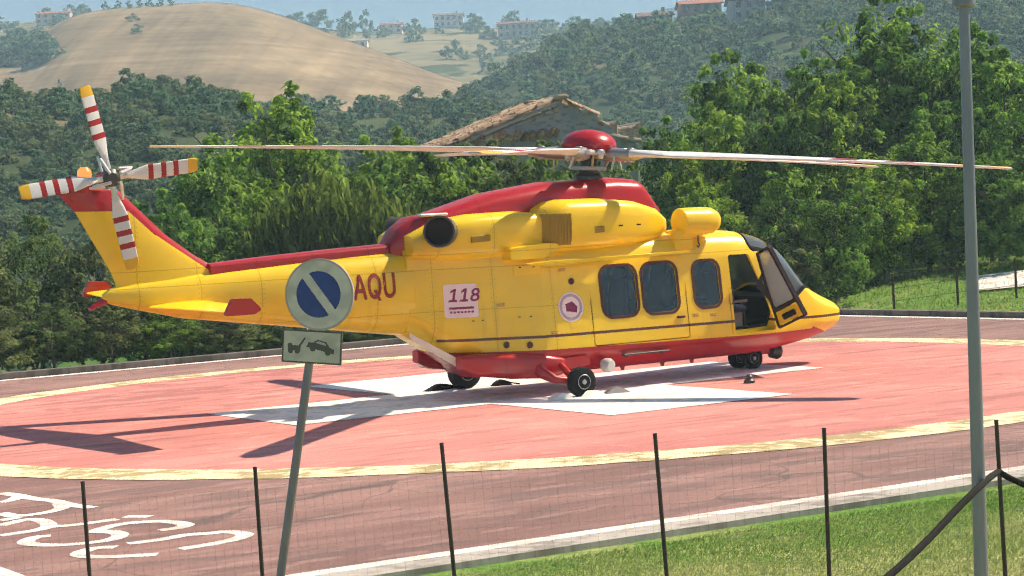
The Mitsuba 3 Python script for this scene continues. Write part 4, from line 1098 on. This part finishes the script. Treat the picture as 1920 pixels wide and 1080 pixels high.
mat('stone', type='principled', base_color=proc(stone), roughness=.95)
for j, c in enumerate(((.46, .31, .21), (.36, .25, .17), (.52, .40, .28), (.27, .20, .145))):
    plain(f'tile{j}', proc((lambda c: lambda p, n, uv: mi.Color3f(*c) * (.65 + .7 * fbm(p.x * 5, p.y * 5, p.z * 5, 3)))(c)), .95)
plain('old_wood', (.44, .37, .29), .9)
RD_ = 75.0
rb = at(1055, 268, RD_); ang = math.atan2(RIGHT[1], RIGHT[0]) + math.radians(17)
MR = np.eye(4); MR[:2, 0] = math.cos(ang), math.sin(ang); MR[:2, 1] = -math.sin(ang), math.cos(ang); MR[:3, 3] = rb
RH_ = 'ruined_house'; tag(RH_, 'ruined stone house with a half collapsed tiled roof behind the rotor', 'house')


def rput(name, mesh, bs, par=RH_, smooth=False):
    mesh = mesh.copy(); mesh.apply_transform(MR); return put(name, mesh, bs, par, smooth)


zg = float(height(rb[0], rb[1]) - rb[2]); WL, WR, RISE, DEP = 4.15, 2.75, 1.46, 5.2
pr = [(-WL + .45, zg - .5), (WR, zg - .5), (WR, .0), (WR * .8, .10), (WR * .5, .85), (.55, 1.22), (0, RISE - .14), (-.5, RISE - .32), (-WL + .45, .05)]
gw = extrude(pr, .45); gw.apply_transform(np.array([[1, 0, 0, 0], [0, 0, -1, .45], [0, 1, 0, 0], [0, 0, 0, 1.0]])); gw = gw.subdivide_to_size(.35)
gw.vertices[:, 1] += .08 * (meshkit.fbm(gw.vertices * 2.5, 3, 3) - .5); rput('gable_wall', gw, 'stone')
rput('side_wall', box(-WL + .65, DEP / 2 + .2, (zg - .5 + .05) / 2, .45, DEP - .4, .05 - zg + .5), 'stone')
rput('back_wall', box(-1.0, DEP - .05, zg / 2 - .25, WL + WR - 2.4, .4, -zg + .3), 'stone')
rr = np.random.default_rng(5)
for j in range(26):   # loose stones on the broken wall head
    x = rr.uniform(-3.3, 2.3); z = (RISE - .25 - RISE / WL * abs(x)) if x < .3 else np.interp(x, [.3, .55, 1.2, 2.0, 2.4], [1.3, 1.2, .86, .1, .0])
    s = rbox(0, 0, 0, rr.uniform(.16, .34), rr.uniform(.2, .4), rr.uniform(.1, .2), .04); s.apply_transform(trimesh.transformations.rotation_matrix(rr.uniform(-.5, .5), (0, 1, 0))); s.apply_translation((x, rr.uniform(-.02, .3), z + .02))
    rput('wall_stone', s, f'tile{rr.integers(4)}' if j % 2 else 'stone', f'{RH_}__gable_wall')
sl = math.atan2(RISE, WL); ln = math.hypot(RISE, WL) + .1
dk = box(0, 0, 0, ln, DEP + .3, .10); dk.apply_transform(trimesh.transformations.rotation_matrix(-sl, (0, 1, 0))); dk.apply_translation((-WL / 2 - .05, DEP / 2 - .02, RISE / 2 - .03)); roofk = rput('roof', dk, 'old_wood')
arc = np.linspace(-1.35, 1.35, 6)
def tile_mesh():
    r0, r1 = .125, .10; L_ = .46
    o = np.stack([np.zeros(6), r0 * np.sin(arc), r0 * np.cos(arc)], 1); i_ = np.stack([np.full(6, L_), r1 * np.sin(arc), r1 * np.cos(arc)], 1)
    v = np.vstack([o, i_, o * [1, .8, .8], i_ * [1, .8, .8]]); f = []
    for k in range(5): f += [(k, k + 1, 7 + k), (k, 7 + k, 6 + k), (12 + k, 19 + k, 13 + k), (12 + k, 18 + k, 19 + k), (k, 13 + k, k + 1), (k, 12 + k, 13 + k)]
    return trimesh.Trimesh(v, f, process=False)


NR, NC = 12, 20
for a in range(NR):
    for b in range(NC):
        if rr.uniform() < .05 or (a > 9 and b < 4 and rr.uniform() < .4): continue
        t = tile_mesh()
        t.apply_transform(trimesh.transformations.euler_matrix(rr.normal(0, .10), -sl + rr.normal(0, .05) + .03, rr.normal(0, .12)))
        x = -WL - .1 + a * .335 + rr.normal(0, .03); t.apply_translation((x, -.10 + b * .245 + rr.normal(0, .02), (x + WL) * math.tan(sl) + .09 + rr.uniform(0, .05)))
        rput('tile', t, f'tile{rr.choice(4, p=[.4, .25, .2, .15])}', roofk, 40)
for a in range(2):        # a strip of the front slope still hangs over the foot of the gable
    for b in range(15):
        if rr.uniform() < .12: continue
        t = tile_mesh(); t.apply_transform(trimesh.transformations.rotation_matrix(-PI / 2, (0, 0, 1))); t.apply_transform(trimesh.transformations.euler_matrix(-.42 + rr.normal(0, .08), rr.normal(0, .08), rr.normal(0, .15)))
        t.apply_translation((-3.9 + b * .25 + rr.normal(0, .02), -.50 + a * .3 + .35, -.12 + a * .13 + rr.uniform(-.03, .05) + .02 * b)); rput('tile', t, f'tile{rr.choice(4, p=[.35, .3, .2, .15])}', roofk, 40)
for a in range(4):        # the few rows left on the other slope
    for b in range(3):
        t = tile_mesh(); t.apply_transform(trimesh.transformations.rotation_matrix(PI, (0, 0, 1))); t.apply_transform(trimesh.transformations.euler_matrix(rr.normal(0, .1), .42 + rr.normal(0, .06), rr.normal(0, .15)))
        t.apply_translation((.40 + a * .32, -.05 + b * .26, RISE + .02 - (.40 + a * .32) * .42)); rput('tile', t, f'tile{rr.choice(4)}', roofk, 40)
for b in range(9):
    t = rbox(0, 0, 0, rr.uniform(.25, .4), .5, .16, .05); t.apply_translation((.05 + rr.normal(0, .06), -.1 + b * .55, RISE + .10 + rr.uniform(-.05, .10))); rput('ridge_tile', t, f'tile{b % 4}', roofk, 40)
beams = [((0, y, RISE - .1), (WR + .3, y, RISE - .1 - (WR + .3) * .42)) for y in (.3, 1.9, 3.5, 5.0)]
beams += [((WR - .2, .25, .45), (WR + .75, .2, .18)), ((WR + .2, -.1, .55), (WR + .2, DEP, .6)), ((.6, -.05, 1.22), (.62, DEP, 1.24)), ((1.1, -.1, .98), (1.1, DEP, 1.0)), ((2.0, -.2, .62), (2.05, DEP, .66)), ((1.0, .2, -.4), (1.0, .25, 1.1)), ((1.35, .2, -.6), (1.38, .2, .95)), ((2.3, .3, .40), (3.1, .2, .55)), ((1.7, .1, .25), (2.9, -.1, -.05)), ((2.0, .1, -.3), (2.05, .1, .6))]
for a, b in beams: rput('roof_beam', tube([a, np.add(a, b) / 2 + [0, 0, -.03], b], [.085, .08, .075], 7), 'old_wood', RH_, 40)

# ------------------------------------------------------------------ foreground: fence, sign, lamp post, cable
plain('fence_paint', (.035, .022, .02), .55)
plain('wire', (.09, .095, .085), .5, metallic=.3)
FP = [(155, 905, 168, 1080), (478, 878, 492, 1080), (828, 833, 852, 1080), (1228, 815, 1250, 1080), (1545, 805, 1555, 1080), (1868, 790, 1885, 1080)]
tag('wire_fence', 'low wire mesh fence on thin dark posts in front of the helipad', 'fence')


def on_plane(u, v):
    yc = -17.5 - 2.7 * (u - 155) / 1713
    d = FWD + RIGHT * (u - 960) / FOC - UP * (v - 540) / FOC; return EYE + d * (yc - EYE[1]) / d[1]


tops, feet = [], []
ends = [(-190, 932, -178, 1080)] + FP + [(2200, 776, 2212, 1080)]
for u0, v0, u1, v1 in ends:
    a, b = on_plane(u0, v0), on_plane(u1, v1); t = (float(height(b[0], b[1])) - .3 - a[2]) / (b[2] - a[2]); f = a + (b - a) * t
    tops.append(a); feet.append(f)
    s = .0135; tmesh = cat(tube([f, a], [s, s * .9], 8), orient(lathe([(s, 0), (s * .9, .008)], 8), a - f, a))
    put('post', tmesh, 'fence_paint', 'wire_fence', 35)
for a0, b0, a1, b1 in zip(tops[:-1], feet[:-1], tops[1:], feet[1:]):
    ms = []; W = np.linalg.norm(a1 - a0); nv = max(4, int(W / .05)); h0 = np.linalg.norm(a0 - b0)
    P_ = lambda s, t: (b0 + (a0 - b0) * t) * (1 - s) + (b1 + (a1 - b1) * t) * s
    for s in np.linspace(0, 1, nv)[1:-1]: ms.append(tube([P_(s, .2), P_(s, .93)], .0006, 3, False))
    for t in np.linspace(.24, .93, 16): ms.append(tube([P_(0, t), P_(1, t)], .0006, 3, False))
    k = put('wire_mesh', cat(*ms), 'wire', 'wire_fence'); tag(k, kind='stuff')

# no parking sign
SD = 11.0
sc = at(600, 552, SD); dirn = np.array((RIGHT[0], RIGHT[1], 0)); dirn /= np.linalg.norm(dirn)
lean = math.radians(5.6); ux = dirn * math.cos(lean) - np.array((0, 0, 1)) * math.sin(lean); uz = dirn * math.sin(lean) + np.array((0, 0, 1)) * math.cos(lean); un = np.cross(ux, uz); yawm = trimesh.transformations.rotation_matrix(math.radians(-14), uz)[:3, :3]
ux, un = yawm @ ux, yawm @ un
SG_ = 'no_parking_sign'; tag(SG_, 'faded blue and grey no parking sign with a tow away plate on a leaning pole', 'sign')


def sput(name, mesh, bs, par=SG_, c=sc, off=0.0, smooth=False):
    M = np.eye(4); M[:3, 0], M[:3, 1], M[:3, 2], M[:3, 3] = ux, uz, un, c + un * off
    mesh = mesh.copy(); mesh.apply_transform(M); return put(name, mesh, bs, par, smooth)


def faded(c, d): return proc(lambda p, n, uv: mix(c, d, smoothstep(.3, .75, fbm(p.x * 14, p.y * 14, p.z * 14, 3))))


plain('sign_grey', faded((.56, .54, .51), (.44, .41, .385)), .45)
plain('sign_rim', (.40, .33, .31), .45)
plain('sign_blue', faded((.012, .035, .20), (.016, .045, .25)), .35)
plain('sign_plate', faded((.50, .48, .44), (.40, .37, .34)), .5)
plain('sign_ink', (.085, .085, .08), .6)
plain('sign_back', (.30, .30, .31), .5, metallic=.5)
Rr = .181
k = sput('disc', extrude(sg.Point(0, 0).buffer(Rr, quad_segs=24), .012), 'sign_grey')
sput('rim', extrude(sg.Point(0, 0).buffer(Rr + .004, quad_segs=24).difference(sg.Point(0, 0).buffer(Rr - .006, quad_segs=24)), .016), 'sign_rim', k, off=-.002)
sl_ = sg.Polygon([(-.3, .3 + .032), (-.3, .3 - .032 - .0), (.3, -.3 - .032), (.3, -.3 + .032)])
from shapely import affinity
for g_ in sg.Point(-.004, 0).buffer(.119, quad_segs=24).difference(affinity.rotate(sl_, -5, origin=(0, 0))).geoms: sput('blue_half', extrude(g_, .002), 'sign_blue', k, off=.0125)
pc_ = sc - uz * .272 - ux * .030
k = sput('plate', extrude(sg.box(-.158, -.082, .158, .082), .008), 'sign_plate', c=pc_)
sput('plate_edge', extrude(sg.box(-.161, -.085, .161, .085).difference(sg.box(-.153, -.077, .153, .077)), .0105), 'sign_ink', k, c=pc_, off=-.0005)
truck = sg.Polygon([(-.130, -.022), (-.130, .012), (-.112, .016), (-.105, .004), (-.072, .004), (-.040, .048), (-.034, .044), (-.062, .000), (-.062, -.022)]).union(sg.Point(-.115, -.026).buffer(.013)).union(sg.Point(-.078, -.026).buffer(.013))
car = affinity.rotate(sg.Polygon([(-.026, -.016), (-.022, .010), (.004, .014), (.022, .034), (.070, .034), (.092, .012), (.122, .006), (.124, -.016)]).union(sg.Point(.008, -.018).buffer(.014)).union(sg.Point(.092, -.018).buffer(.014)).difference(sg.Polygon([(.014, .016), (.026, .028), (.064, .028), (.078, .014)])), -12, origin=(.05, 0))
sput('tow_truck_symbol', extrude(truck, .002), 'sign_ink', k, c=pc_, off=.0085); sput('car_symbol', extrude(car, .002), 'sign_ink', k, c=pc_, off=.0085)
pt = at(597, 500, SD) - un * .062; pb = at(518, 1085, SD) - un * .062; pdir = pb - pt
plain('galvanised', proc(lambda p, n, uv: mix((.16, .145, .185), (.24, .22, .26), fbm(p.x * 30, p.y * 30, p.z * 6, 3))), .45, metallic=.5)
put('pole', tube([pt, pb, pb + pdir * .9], .0225, 16), 'galvanised', SG_, 40)
for f in (.10, .33): put('clamp', orient(lathe([(.024, -.012), (.029, -.012), (.029, .012), (.024, .012)], 16), pdir, pt + pdir * f), 'sign_back', SG_, 40)

# lamp post
LD = 11.4
a = at(1807, 3, LD); b = at(1840, 1080, LD); d_ = (a - b); foot = b - d_ * .28
tag('lamp_post', 'tall grey tapered lamp post on the right in front of the helipad', 'lamp post')
plain('post_grey', proc(lambda p, n, uv: mix((.17, .185, .235), (.24, .26, .315), fbm(p.x * 12, p.y * 12, p.z * 2.5, 3))), .42, metallic=.35)
put('pole', tube([foot, b, a], [.041, .0375, .0275], 24), 'post_grey', 'lamp_post', 40)
dn = d_ / np.linalg.norm(d_)
put('collar', orient(lathe([(.044, -.03), (.06, -.02), (.06, .05), (.05, .07), (.04, .10)], 24), dn, a), 'post_grey', 'lamp_post', 35)
put('lantern', orient(lathe([(.05, .10), (.14, .16), (.19, .36), (.15, .52), (.05, .58)], 24), dn, a), 'white_paint', 'lamp_post', 35)

# cable looped over the last fence post
CP = on_plane(1872, 884)
cp = chaikin_open(np.array([CP, at(1850, 899, 11.25), at(1795, 953, 10.9), at(1735, 1018, 10.5), at(1670, 1078, 10.1), at(1560, 1170, 9.6), at(1400, 1330, 9.0), at(1200, 1420, 8.6)]), 3)
put('cable', cat(tube(cp, .018, 8), tube(chaikin_open(np.array([CP, *[on_plane(u, v) for u, v in ((1895, 898), (1935, 915), (2000, 935), (2100, 940))]]), 2), .018, 8)), 'black_rubber', None, 40)
tag('cable', 'thick black cable hung over the rightmost fence post', 'cable')

# thin posts and net on the far grass slope
tag('slope_fence', 'thin wire fence with small dark posts on the grass slope at the right', 'fence')
sp_ = [(1675, 545), (1795, 540), (1905, 533), (2010, 528)]
pp = []
for u, v in sp_:
    q = at(u, v, 51.5); z = float(height(q[0], q[1])); pp.append((q[0], q[1], z)); put('post', tube([(q[0], q[1], z - .2), (q[0], q[1], z + .95)], .03, 7), 'fence_paint', 'slope_fence', 40)
for h_ in (.3, .6, .9): put('strand', tube([(x, y, z + h_) for x, y, z in pp], .006, 4), 'wire', 'slope_fence')
q0, q1 = at(1845, 541, 53), at(1990, 538, 55)
pth = []
for i in range(13):
    q = at(1835 + 14 * i, 545 - i * .2, 53.5); pth.append((q, at(1835 + 14 * i, 545, 56.5)))
V = []
for a_, b_ in pth:
    for c_ in (a_, b_): V.append((c_[0], c_[1], float(height(c_[0], c_[1])) + .06))
F = [(2 * i, 2 * i + 2, 2 * i + 3) for i in range(12)] + [(2 * i, 2 * i + 3, 2 * i + 1) for i in range(12)]
pm = trimesh.Trimesh(np.array(V), F, process=False)
if pm.face_normals[:, 2].mean() < 0: pm.invert()
tag(put('path', pm, 'line_paint', None), kind='structure')
